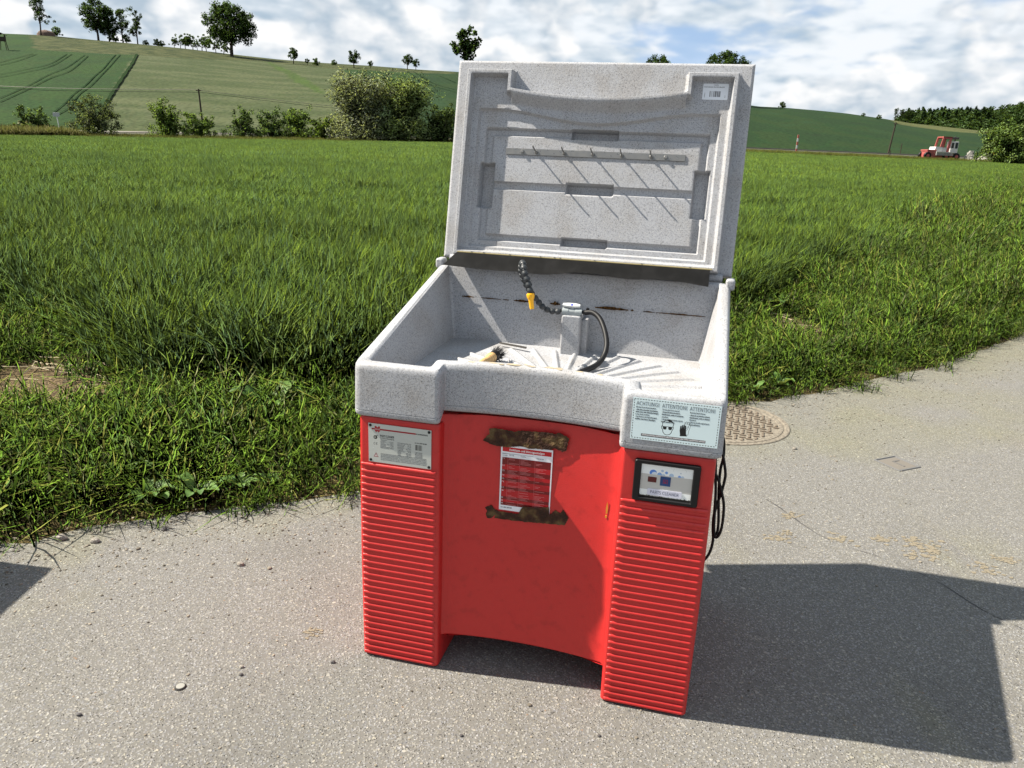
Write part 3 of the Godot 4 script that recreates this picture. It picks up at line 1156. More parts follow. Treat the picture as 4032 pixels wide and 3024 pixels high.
	tube(cab, spline([Vector3(1.000, 0.79, -0.30), Vector3(1.024, 0.755, -0.30), Vector3(1.031, 0.70, -0.30), Vector3(1.027, 0.655, -0.30), Vector3(1.029, 0.60, -0.30), Vector3(1.034, 0.545, -0.30), Vector3(1.040, 0.49, -0.30), Vector3(1.041, 0.452, -0.30), Vector3(1.034, 0.438, -0.30), Vector3(1.027, 0.455, -0.297), Vector3(1.025, 0.50, -0.294), Vector3(1.022, 0.57, -0.292), Vector3(1.016, 0.63, -0.292), Vector3(1.008, 0.70, -0.292)], 6), [0.0042], 8)
	tube(cab, spline([Vector3(1.004, 0.78, -0.285), Vector3(1.030, 0.70, -0.285), Vector3(1.041, 0.655, -0.285), Vector3(1.042, 0.63, -0.285), Vector3(1.037, 0.585, -0.286), Vector3(1.030, 0.55, -0.29), Vector3(1.024, 0.50, -0.292), Vector3(1.028, 0.45, -0.294), Vector3(1.031, 0.42, -0.295), Vector3(1.026, 0.38, -0.296), Vector3(1.012, 0.35, -0.296), Vector3(0.998, 0.34, -0.296)], 6), [0.0042], 8)
	tube(cab, spline([Vector3(1.002, 0.66, -0.278), Vector3(1.020, 0.638, -0.278), Vector3(1.034, 0.602, -0.278), Vector3(1.048, 0.553, -0.278), Vector3(1.051, 0.49, -0.278), Vector3(1.046, 0.453, -0.279), Vector3(1.036, 0.441, -0.281), Vector3(1.029, 0.47, -0.283), Vector3(1.024, 0.54, -0.284), Vector3(1.018, 0.61, -0.284), Vector3(1.004, 0.66, -0.284)], 6), [0.0042], 8)
	tag(obj("mains_cable", cab.mesh(60), M.black, machine), "black mains cable hung in loops on the side")


func build_plates() -> void:
	# type plate with four rivets
	var im := Image.create(512, 320, false, Image.FORMAT_RGB8)
	im.fill(Color(0.70, 0.71, 0.69))
	fill_poly(im, [[28, 38], [52, 38], [52, 50], [28, 50]], Color(0.55, 0.05, 0.10))
	fill_poly(im, [[98, 38], [388, 38], [388, 50], [98, 50]], Color(0.55, 0.05, 0.10))
	# the shield
	fill_poly(im, [[53, 20], [69, 20], [69, 28], [81, 28], [81, 20], [97, 20], [97, 52], [94, 62], [84, 70], [81, 71], [81, 63], [69, 63], [69, 71], [66, 70], [56, 62], [53, 52]], Color(0.60, 0.04, 0.09))
	fill_poly(im, [[52, 38], [98, 38], [98, 51], [52, 51]], Color(0.72, 0.60, 0.60))
	# safety mark and CE mark
	disc(im, 58, 112, 16, 15, Color(0.05, 0.05, 0.05))
	disc(im, 56, 112, 9, 7, Color(0.70, 0.71, 0.69))
	stroke(im, [[52, 112], [66, 112], [70, 106], [64, 102], [74, 96]], 5, Color(0.05, 0.05, 0.05))
	for c in [[52, 164], [70, 164]]:
		var arc := []
		for k in 9: arc.append([c[0] + 8 * cos(PI * 0.35 + k * PI * 1.3 / 8), c[1] + 9 * sin(PI * 0.35 + k * PI * 1.3 / 8)])
		stroke(im, arc, 2.4, Color(0.08, 0.08, 0.08))
	stroke(im, [[63, 164], [71, 164]], 2.4, Color(0.08, 0.08, 0.08))
	# warning triangle
	fill_poly(im, [[62, 238], [82, 276], [42, 276]], Color(0.42, 0.08, 0.10))
	fill_poly(im, [[62, 246], [76, 272], [48, 272]], Color(0.80, 0.72, 0.71))
	fill_poly(im, [[60, 252], [64, 252], [63, 264], [61, 264]], Color(0.1, 0.05, 0.05))
	disc(im, 62, 268, 1.8, 1.8, Color(0.1, 0.05, 0.05))
	# rules of the tables and the bar code
	for y in [146, 168, 190]: fill_poly(im, [[98, y], [208, y], [208, y + 1], [98, y + 1]], Color(0.35, 0.35, 0.35))
	for y in [132, 154, 176, 198, 220, 244]: fill_poly(im, [[238, y], [350, y], [350, y + 1], [238, y + 1]], Color(0.35, 0.35, 0.35))
	rng.seed = 77
	var bx := 384.0
	while bx < 440:
		var bw := rng.randf_range(1.0, 5.0)
		fill_poly(im, [[bx, 132], [bx + bw, 132], [bx + bw, 178], [bx, 178]], Color(0.08, 0.08, 0.08))
		bx += bw + rng.randf_range(1.0, 4.0)
	scuffs(im, 78, 60, Color(0.82, 0.82, 0.80), 4.0)
	var plate := obj("type_plate", flat(0.191, 0.118, 0.0015), print_mat(im, 0.4), machine)
	plate.position = Vector3(0.127, 0.722, 0.0012)
	tag(plate, "pale grey metal type plate with a red shield emblem")
	var P := func(px: float, py: float) -> Vector2: return Vector2((px / 512.0 - 0.5) * 0.191, (0.5 - py / 320.0) * 0.118)
	var at: Vector2 = P.call(53, 49)
	lettering(plate, "WÜRTH", at.x, at.y, 0.0036, M.red_ink, 0.0168, 0.0016)
	at = P.call(98, 104)
	lettering(plate, "PARTS CLEANER", at.x, at.y, 0.0066, M.ink, 0.0425, 0.0016, 0, true)
	at = P.call(98, 119)
	lettering(plate, "VOC-freie Teilereinigung", at.x, at.y, 0.0034, M.ink, 0.0420, 0.0016)
	at = P.call(390, 50)
	lettering(plate, "DIE MONTAGEPROFIS", at.x, at.y, 0.0042, M.ink, 0.0350, 0.0016, 0, true)
	at = P.call(380, 122)
	lettering(plate, "Art.-Nr. 0995 000 088", at.x, at.y, 0.0036, M.ink, 0.0360, 0.0016, 0, true)
	var rows := ["Technische Daten", "Leistung          1100 W", "Strom               4,8 A", "Spannung   230 V / 50 Hz", "Schutzart              IP 54", "Betriebstemperatur  41 °C", "Pumpenleistung  600 l/h"]
	for i in rows.size():
		at = P.call(98, 132 + i * 10.6)
		lettering(plate, rows[i], at.x, at.y, 0.0022, M.grey_ink, 0.020 if i == 0 else 0.0405, 0.0016)
	rows = ["Reinigungsfläche", "Beckenbreite        95 cm", "Beckentiefe          60 cm", "Arbeitshöhe         100 cm", "Füllmenge          80 - 100 l", "Tragkraft            200 kg", "Gewicht leer         48 kg", "Breite             1000 mm", "Tiefe                740 mm", "Höhe               1160 mm"]
	for i in rows.size():
		at = P.call(240, 140 + i * 11.2)
		lettering(plate, rows[i], at.x, at.y, 0.0022, M.grey_ink, 0.0405, 0.0016)
	rows = ["Industriestraße", "Service-Telefon", "Montag bis Freitag", "7 bis 17 Uhr", "Made in Germany"]
	for i in rows.size():
		at = P.call(382, 198 + i * 9.5)
		lettering(plate, rows[i], at.x, at.y, 0.0021, M.grey_ink, 0.022, 0.0016)
	rows = ["Unsachgemäße Verwendung kann zu Verletzungen führen, vor dem Öffnen Netzstecker ziehen.", "Nur mit Originalflüssigkeit befüllen. Keine Lösemittel, Säuren oder Laugen einfüllen.", "Betriebsanleitung beachten, Schutzhandschuhe und Schutzbrille tragen.", "Do not use with solvents. Fill with original liquid only and read the manual first.", "Ne pas introduire de solvants. Ajouter seulement le liquide original."]
	for i in rows.size():
		at = P.call(100, 246 + i * 10.5 + i * 1.5)
		lettering(plate, rows[i], at.x, at.y, 0.0021, M.grey_ink, 0.140, 0.0016)
	var rv := MB.new()
	lathe(rv, [[0.0042, 0.0], [0.0040, 0.0016], [0.002, 0.0026]], 12, Transform3D(Basis(Vector3.RIGHT, PI / 2)))
	var rivet := rv.mesh(40)
	for p in [[-0.089, 0.053], [0.089, 0.053], [-0.089, -0.053], [0.089, -0.053]]:
		obj("rivet", rivet, M.black, plate).position = Vector3(p[0], p[1], 0.0014)

	# warning sticker on the basin's front
	im = Image.create(896, 456, false, Image.FORMAT_RGB8)
	var paper := Color(0.82, 0.89, 0.90)
	var black := Color(0.02, 0.02, 0.03)
	im.fill(paper)
	for k in 31:
		for y in [12, 436]:
			im.fill_rect(Rect2i(14 + k * 28, y, 16, 7), black)
	for k in 15:
		for x in [12, 876]:
			im.fill_rect(Rect2i(x, 22 + k * 28, 7, 16), Color(0.02, 0.02, 0.20) if k % 4 == 0 else black)
	# head with dark goggles
	stroke(im, [[322, 240], [334, 226], [370, 208], [398, 208], [426, 226], [436, 250], [430, 276], [436, 282], [432, 306], [424, 318], [420, 342], [404, 364], [376, 372], [352, 366], [334, 344], [328, 314], [318, 306], [316, 280], [324, 276], [322, 240]], 6, black)
	fill_poly(im, [[356, 212], [366, 204], [390, 200], [414, 212], [434, 246], [420, 232], [404, 226], [396, 230], [372, 216]], black)
	stroke(im, [[322, 282], [432, 280]], 5, black)
	fill_poly(im, [[328, 282], [368, 282], [366, 308], [356, 316], [338, 314], [330, 302]], Color(0.06, 0.10, 0.11))
	fill_poly(im, [[384, 282], [424, 280], [422, 304], [412, 314], [394, 314], [386, 304]], Color(0.06, 0.10, 0.11))
	disc(im, 347, 299, 9, 9, black)
	disc(im, 405, 298, 9, 9, black)
	# a black glove before a white one
	stroke(im, [[566, 346], [590, 348], [594, 300], [606, 250], [608, 222], [602, 214], [594, 218], [592, 240], [590, 212], [584, 204], [576, 210], [576, 236], [572, 208], [564, 202], [558, 210], [560, 238], [552, 214], [546, 214], [544, 240], [560, 292], [566, 346]], 3, black)
	stroke(im, [[560, 300], [566, 276], [584, 250], [590, 256], [576, 290], [570, 300]], 3, black)
	fill_poly(im, [[504, 258], [510, 252], [516, 256], [518, 290], [520, 248], [526, 242], [532, 248], [533, 288], [536, 240], [542, 236], [548, 242], [549, 288], [552, 248], [558, 244], [563, 250], [566, 300], [570, 340], [582, 362], [508, 368], [510, 350], [502, 310]], black)
	im.fill_rect(Rect2i(112, 386, 660, 28), Color(0.03, 0.03, 0.10))
	scuffs(im, 79, 30, Color(0.70, 0.76, 0.76), 2.0)
	var warn := obj("warning_sticker", flat(0.2215, 0.113, 0.0006), print_mat(im, 0.5), machine)
	warn.position = Vector3(0.885, 0.8915, 0.0136)
	tag(warn, "pale blue warning sticker with goggles and glove symbols")
	var Q := func(px: float, py: float) -> Vector2: return Vector2((px / 896.0 - 0.5) * 0.2215, (0.5 - py / 456.0) * 0.113)
	for w in [["ACHTUNG!", 36, 232], ["ATTENTION!", 300, 252], ["ATTENTION!", 580, 252]]:
		at = Q.call(w[1], 78)
		lettering(warn, w[0], at.x, at.y, 0.0098, mat(Color(0.12, 0.14, 0.15), 0.6), w[2] / 896.0 * 0.2215, 0.0007)
	var cols := [[36, ["Bitte lesen Sie das Benutzerhandbuch", "> Bitte keine Lösemittel, Desinfektions-", "   mittel, saure oder alkalische Reiniger", "   in das Gerät einfüllen.", "> Das Gerät nur mit Originalflüssigkeit", "   auffüllen. Kein Wasser hinzufügen."], 222, 0], [306, ["S'il vous plaît lire le manuel", "> Ne pas introduire de solvants,", "   désinfectants, acides et nettoyants", "   alcalins.", "> Ajouter seulement liquide originale.", "   Ne pas ajouter d'eau."], 224, 14], [586, ["Please Read Owner's Manual", "> Please do not introduce solvents,", "   disinfectants, acids or alkaline", "   cleaners.", "> Only top up with original liquid.", "   Do not add water."], 226, 14]]
	for c in cols:
		for i in c[1].size():
			at = Q.call(c[0], 108 + c[3] * 0.0 + i * 26)
			var share: float = float(c[1][i].length()) / 39.0
			lettering(warn, c[1][i], at.x, at.y, 0.0036, M.ink, c[2] / 896.0 * 0.2215 * share, 0.0007, 0, i in [1, 2, 5])
	at = Q.call(120, 407)
	lettering(warn, "Schutzausrüstung empfohlen! Protection recommandée! Safety equipement advised!", at.x, at.y, 0.0044, M.white_ink, 0.1600, 0.0007, 0, true)

	# control panel: black frame, printed face, display, key and label strip
	var ctl := Node3D.new()
	ctl.name = "control_panel"
	machine.add_child(ctl)
	ctl.position = Vector3(0.878, 0.7195, 0.0)
	tag(ctl, "black framed control panel labelled parts cleaner")
	var fr := MB.new()
	var loops := []
	for l in [[0.0855, 0.0585, 0.0], [0.0855, 0.0585, 0.009], [0.0835, 0.0565, 0.012], [0.0695, 0.0495, 0.012], [0.0670, 0.0475, 0.0095], [0.0668, 0.0473, 0.004]]:
		var q := PackedVector3Array()
		for p in rect_loop(0, 0, l[0], l[1], 0.006 if l[0] > 0.08 else 0.002, l[2], 3): q.append(Vector3(p.x, p.z, p.y))
		loops.append(q)
	fr.loft(loops, true, false, true)
	fr.solid()
	obj("frame", fr.mesh(35), M.black, ctl)
	im = Image.create(420, 300, false, Image.FORMAT_RGB8)
	im.fill(Color(0.91, 0.925, 0.92))
	scuffs(im, 81, 90, Color(0.60, 0.61, 0.58), 4.0)
	disc(im, 100, 78, 30, 30, Color(0.30, 0.50, 0.80))
	disc(im, 112, 92, 26, 26, Color(0.80, 0.84, 0.88))
	disc(im, 152, 84, 17, 17, Color(0.28, 0.46, 0.75))
	disc(im, 152, 84, 14, 14, Color(0.52, 0.66, 0.84))
	disc(im, 172, 50, 10, 10, Color(0.45, 0.60, 0.80))
	disc(im, 172, 50, 7, 7, Color(0.74, 0.80, 0.86))
	disc(im, 206, 62, 12, 12, Color(0.45, 0.61, 0.84))
	disc(im, 182, 92, 16, 16, Color(0.70, 0.78, 0.86))
	disc(im, 248, 82, 19, 19, Color(0.66, 0.75, 0.85))
	disc(im, 312, 84, 12, 12, Color(0.45, 0.61, 0.84))
	disc(im, 336, 88, 14, 14, Color(0.70, 0.77, 0.85))
	disc(im, 320, 52, 6, 6, Color(0.72, 0.76, 0.80))
	im.fill_rect(Rect2i(0, 90, 420, 138), Color(0.74, 0.73, 0.71))
	im.fill_rect(Rect2i(0, 282, 420, 18), Color(0.12, 0.11, 0.10))
	rng.seed = 83
	for i in 60: disc(im, rng.randf_range(0, 420), 282 - absf(rng.randfn(0, 3)), rng.randf_range(2, 7), rng.randf_range(1, 4), Color(0.12, 0.11, 0.10) if rng.randf() < 0.6 else Color(0.75, 0.76, 0.74))
	var face := obj("face", flat(0.135, 0.096, 0.0008), print_mat(im, 0.4), ctl)
	face.position.z = 0.0045
	var d := MB.new()
	rbox(d, Vector3.ZERO, Vector3(0.0225, 0.0150, 0.002), 0.0009)
	obj("display", d.mesh(), mat(Color(0.085, 0.006, 0.007), 0.15), ctl).position = Vector3(-0.0365, 0.0045, 0.0058)
	d = MB.new()
	rbox(d, Vector3.ZERO, Vector3(0.0270, 0.0265, 0.002), 0.0009)
	var key := obj("key", d.mesh(), mat(Color(0.006, 0.045, 0.17), 0.35), ctl)
	key.position = Vector3(-0.0020, 0.0035, 0.0058)
	d = MB.new()
	for q in [[0.0, 0.0055, 0.012, 0.0016], [-0.0052, 0.0, 0.0016, 0.011], [0.0052, 0.0, 0.0016, 0.011], [0.0, -0.0015, 0.005, 0.006]]:
		rbox(d, Vector3(q[0], q[1] - 0.001, 0.0011), Vector3(q[2], q[3], 0.0005), 0.0001)
	obj("key_symbol", d.mesh(), mat(Color(0.24, 0.01, 0.06), 0.5), key)
	var strip := obj("label_strip", flat(0.0900, 0.0185, 0.0009, 0.003), mat(Color(0.62, 0.62, 0.72), 0.35), ctl)
	strip.position = Vector3(-0.0015, -0.0305, 0.0058)
	lettering(strip, "PARTS CLEANER", -0.0370, -0.0040, 0.0082, mat(Color(0.02, 0.02, 0.07), 0.6), 0.0740, 0.0009)

	# instruction sheet taped to the red panel
	im = Image.create(330, 440, false, Image.FORMAT_RGB8)
	im.fill(Color(0.86, 0.87, 0.89))
	var deep := Color(0.42, 0.02, 0.05)
	var lighter := Color(0.66, 0.05, 0.10)
	im.fill_rect(Rect2i(10, 14, 312, 30), Color(0.70, 0.06, 0.11))
	im.fill_rect(Rect2i(8, 56, 200, 2), Color(0.35, 0.36, 0.38))
	var heights := [48, 34, 30, 24, 20, 40, 20, 48, 20, 18, 22]
	var yy := 82
	for i in heights.size():
		im.fill_rect(Rect2i(10, yy, 312, heights[i]), deep if i % 2 == 0 else lighter)
		yy += heights[i]
	for x in [46, 122, 220]: im.fill_rect(Rect2i(x, 82, 1, yy - 82), Color(0.80, 0.52, 0.52))
	rng.seed = 85
	for i in 120:
		var w := rng.randi_range(20, 70)
		var cx: int = [52, 128, 226][rng.randi() % 3]
		im.fill_rect(Rect2i(cx, 86 + (i / 3) * 8, mini(w, 84), 2), Color(0.78, 0.50, 0.50))
	var sheet := obj("instruction_sheet", flat(0.150, 0.203, 0.0006), print_mat(im, 0.22), machine)
	sheet.position = Vector3(0.4855, 0.6415, -0.0604)
	sheet.rotation.y = 0.0133
	tag(sheet, "red and white fault table taped to the front panel")
	lettering(sheet, "Funktions- und Störungsanzeigen", -0.0500, 0.0845, 0.0058, M.white_ink, 0.1010, 0.0007, 0, true)
	lettering(sheet, "Display-", -0.0705, 0.0725, 0.0030, M.ink, 0.015)
	lettering(sheet, "Anzeige", -0.0705, 0.0675, 0.0030, M.ink, 0.015)
	lettering(sheet, "Störung", -0.0510, 0.0700, 0.0034, M.ink, 0.0145)
	lettering(sheet, "Ursache", -0.0170, 0.0695, 0.0034, M.ink, 0.0150)
	lettering(sheet, "Maßnahmen", 0.0290, 0.0690, 0.0034, M.ink, 0.0210)
	yy = 82
	for i in heights.size():
		lettering(sheet, ["F 1", "F 2", "F 3", "F 4", "F 5", "F 6", "F 7", "88", "SE", "EE", "42"][i], -0.0690, 0.1015 - (yy + 12) / 440.0 * 0.203, 0.0036, M.white_ink, 0.0, 0.0007)
		yy += heights[i]
	lettering(sheet, "Art. 0995 000 008", -0.0700, -0.0945, 0.0038, M.ink, 0.0330, 0.0007, 0, true)
	# brown tape, torn and wrinkled
	tape(PackedVector2Array([Vector2(0.356, 0.749), Vector2(0.376, 0.771), Vector2(0.375, 0.787), Vector2(0.392, 0.790), Vector2(0.430, 0.788), Vector2(0.452, 0.786), Vector2(0.458, 0.791), Vector2(0.500, 0.793), Vector2(0.545, 0.796), Vector2(0.566, 0.794), Vector2(0.574, 0.799), Vector2(0.604, 0.786), Vector2(0.598, 0.748), Vector2(0.588, 0.742), Vector2(0.564, 0.752), Vector2(0.556, 0.745), Vector2(0.520, 0.743), Vector2(0.490, 0.741), Vector2(0.472, 0.745), Vector2(0.430, 0.737), Vector2(0.400, 0.737), Vector2(0.376, 0.741)]), 3, "top strip of torn brown packing tape")
	tape(PackedVector2Array([Vector2(0.370, 0.541), Vector2(0.388, 0.552), Vector2(0.398, 0.540), Vector2(0.412, 0.535), Vector2(0.470, 0.535), Vector2(0.481, 0.561), Vector2(0.520, 0.563), Vector2(0.559, 0.569), Vector2(0.561, 0.546), Vector2(0.577, 0.563), Vector2(0.592, 0.556), Vector2(0.599, 0.569), Vector2(0.607, 0.560), Vector2(0.617, 0.546), Vector2(0.608, 0.521), Vector2(0.570, 0.518), Vector2(0.485, 0.512), Vector2(0.398, 0.511), Vector2(0.402, 0.524), Vector2(0.390, 0.509), Vector2(0.376, 0.508), Vector2(0.372, 0.520), Vector2(0.376, 0.532)]), 4, "bottom strip of torn brown packing tape")

	# bar code label inside the lid
	im = Image.create(260, 168, false, Image.FORMAT_RGB8)
	im.fill(Color(0.84, 0.86, 0.89))
	rng.seed = 87
	bx = 72.0
	while bx < 178:
		var bw := rng.randf_range(2.0, 9.0)
		im.fill_rect(Rect2i(int(bx), 78, int(bw), 60), black)
		bx += bw + rng.randf_range(2.0, 8.0)
	var label := obj("bar_code_label", flat(0.082, 0.052, 0.0006, 0.003), print_mat(im, 0.4), machine.get_node("lid"))
	label.position = Vector3(0.3905, 0.6020, 0.0104)
	lettering(label, "102003", -0.007, 0.0195, 0.0035, M.ink, 0.0145, 0.0007)
	lettering(label, "Deckel PartsCleaner 100/L Würth/Bereit0815", -0.038, 0.0135, 0.0028, M.ink, 0.066, 0.0007, 0, true)
	lettering(label, "1020030101", -0.0325, -0.019, 0.0026, M.ink, 0.015, 0.0007, PI / 2)
	lettering(label, "P 8", 0.0335, -0.018, 0.003, M.ink, 0.006, 0.0007, PI / 2)


func tape(outline: PackedVector2Array, seed_: int, label: String) -> void:
	# torn outline, wrinkled in small facets, bent to the curved panel
	rng.seed = seed_ * 31
	var fine := PackedVector2Array()
	for i in outline.size():
		var a := outline[i]
		var b := outline[(i + 1) % outline.size()]
		var n := maxi(1, int(a.distance_to(b) / 0.004))
		for k in n: fine.append(a.lerp(b, float(k) / n) + Vector2(rng.randf_range(-0.0009, 0.0009), rng.randf_range(-0.0009, 0.0009)))
	var all := PackedVector2Array(fine)
	var lo := fine[0]
	var hi := fine[0]
	for p in fine:
		lo = lo.min(p); hi = hi.max(p)
	var inner := 0
	while inner < 420:
		var p := Vector2(rng.randf_range(lo.x, hi.x), rng.randf_range(lo.y, hi.y))
		inner += 1
		if Geometry2D.is_point_in_polygon(p, fine): all.append(p)
	var wr := noise(95.0, seed_, 3)
	var b := MB.new()
	var zs := func(p: Vector2) -> float:
		var k := (p.x - 0.5) / 0.2527
		var s := lerpf(-0.002, 0.004, clampf((p.y - 0.45) / 0.25, 0.0, 1.0)) + lerpf(0.0, 0.010, clampf((p.y - 0.70) / 0.12, 0.0, 1.0))
		return -0.039 - 0.023 * maxf(0.0, 1.0 - k * k) - s
	for p in all:
		var wrinkle := maxf(0.0, wr.get_noise_2d(p.x * 0.45, p.y * 0.22)) * 0.0032
		b.v.append(Vector3(p.x, p.y, maxf(zs.call(p), -0.0586 - (p.x - 0.4855) * 0.0133) + 0.0011 + wrinkle))
	var idx := Geometry2D.triangulate_delaunay(all)
	for k in range(0, idx.size(), 3):
		var m := (all[idx[k]] + all[idx[k + 1]] + all[idx[k + 2]]) / 3.0
		if not Geometry2D.is_point_in_polygon(m, fine): continue
		var a := all[idx[k]]
		if (all[idx[k + 1]] - a).cross(all[idx[k + 2]] - a) > 0.0: b.tri(idx[k], idx[k + 2], idx[k + 1])
		else: b.tri(idx[k], idx[k + 1], idx[k + 2])
	tag(obj("tape_strip", b.mesh(28), M.tape, machine), label)


func build_loose_things() -> void:
	var t := machine.transform
	# round parts brush lying on the basin floor
	var brush := thing("parts_brush", "round wooden handled brush with black bristles lying in the basin", "brush")
	var axis := Vector3(0.17, 0.02, -0.98).normalized()
	var side := axis.cross(Vector3.UP).normalized()
	brush.transform = t * Transform3D(Basis(side, axis, side.cross(axis)), Vector3(0.2885, 0.9080, -0.362))
	var h := MB.new()
	lathe(h, [[0.003, -0.165], [0.008, -0.162], [0.010, -0.145], [0.0085, -0.110], [0.009, -0.075], [0.0115, -0.045], [0.0108, -0.024], [0.0125, -0.017], [0.0160, -0.006], [0.0172, 0.004], [0.0165, 0.012], [0.0150, 0.016]], 20)
	obj("handle", h.mesh(45), M.wood, brush)
	h = MB.new()
	lathe(h, [[0.0150, 0.0135], [0.0172, 0.0145], [0.0172, 0.022], [0.0168, 0.023], [0.0172, 0.025], [0.0172, 0.038], [0.0155, 0.039]], 20)
	obj("ferrule", h.mesh(40), M.black, brush)
	h = MB.new()
	rng.seed = 91
	for i in 260:
		var a := rng.randf() * TAU
		var r := sqrt(rng.randf()) * 0.0145
		var o := Vector3(cos(a) * r, 0.036, sin(a) * r)
		var e := Vector3(cos(a) * r * rng.randf_range(1.2, 2.0), rng.randf_range(0.060, 0.078), sin(a) * r * rng.randf_range(1.2, 2.0)) + Vector3(rng.randfn(0, 0.003), 0, rng.randfn(0, 0.003))
		tube(h, PackedVector3Array([o, (o + e) / 2 + Vector3(0, 0.002, 0), e]), [0.0009, 0.0008, 0.0003], 3, false)
	obj("bristles", h.mesh(60), mat(Color(0.008, 0.008, 0.010), 0.6), brush)
	# flat scraper blade
	var blade := MB.new()
	prism(blade, PackedVector2Array([Vector2(-0.060, 0.004), Vector2(-0.058, -0.003), Vector2(-0.034, -0.0055), Vector2(-0.030, -0.0050), Vector2(0.026, -0.0050), Vector2(0.030, -0.0062), Vector2(0.053, -0.0062), Vector2(0.049, 0.0045), Vector2(-0.055, 0.0045), Vector2(-0.058, 0.0065)]), 0.0016)
	var bl := obj("scraper_blade", blade.mesh(20), M.dark_steel)
	tag(bl, "thin dark steel blade lying at the back of the basin", "blade")
	bl.transform = t * Transform3D(Basis(Vector3.UP, -0.29) * Basis(Vector3.RIGHT, deg_to_rad(-72)), Vector3(0.309, 0.8985, -0.588))


# ---------------------------------------------------------------- ground, road, hill

func coloured(verts: PackedVector3Array, normals: PackedVector3Array, cols: PackedColorArray, idx: PackedInt32Array) -> ArrayMesh:
	var arr := []
	arr.resize(Mesh.ARRAY_MAX)
	arr[Mesh.ARRAY_VERTEX] = verts
	arr[Mesh.ARRAY_NORMAL] = normals
	if cols.size(): arr[Mesh.ARRAY_COLOR] = cols
	arr[Mesh.ARRAY_INDEX] = idx
	var m := ArrayMesh.new()
	m.add_surface_from_arrays(Mesh.PRIMITIVE_TRIANGLES, arr)
	return m


func sheet(rows: Array, colour: Callable) -> ArrayMesh:
	# rows of points, each from one side to the other; normals from the neighbours
	var nr := rows.size()
	var nc: int = rows[0].size()
	var v := PackedVector3Array()
	var n := PackedVector3Array()
	var c := PackedColorArray()
	var idx := PackedInt32Array()
	for j in nr:
		for i in nc:
			var p: Vector3 = rows[j][i]
			v.append(p)
			var a: Vector3 = rows[j][mini(i + 1, nc - 1)] - rows[j][maxi(i - 1, 0)]
			var b: Vector3 = rows[mini(j + 1, nr - 1)][i] - rows[maxi(j - 1, 0)][i]
			var m := a.cross(b).normalized()
			n.append(m if m.y > 0.0 else -m)
			c.append(colour.call(p))
	var up: float = (rows[0][1] - rows[0][0]).cross(rows[1][0] - rows[0][0]).y
	for j in nr - 1:
		for i in nc - 1:
			var a := j * nc + i
			if up < 0.0: idx.append_array(PackedInt32Array([a, a + 1, a + nc + 1, a, a + nc + 1, a + nc]))
			else: idx.append_array(PackedInt32Array([a, a + nc + 1, a + 1, a, a + nc, a + nc + 1]))
	return coloured(v, n, c, idx)


func crop_edge(x: float) -> float: return along(CROP_EDGE, x)
func road_edge(x: float) -> float: return along(ROAD_EDGE, x)

func is_bare(x: float, z: float) -> float:
	# bare earth patches in the verge: 1 inside
	var a := 1.0 - smoothstep(0.75, 1.15, Vector2((x + 2.86) / 0.64, (z + 4.68) / 0.82).length())
	var b := 1.0 - smoothstep(0.7, 1.2, Vector2((x - 2.62) / 0.42, (z + 7.15) / 0.75).length())
	return maxf(a, b)


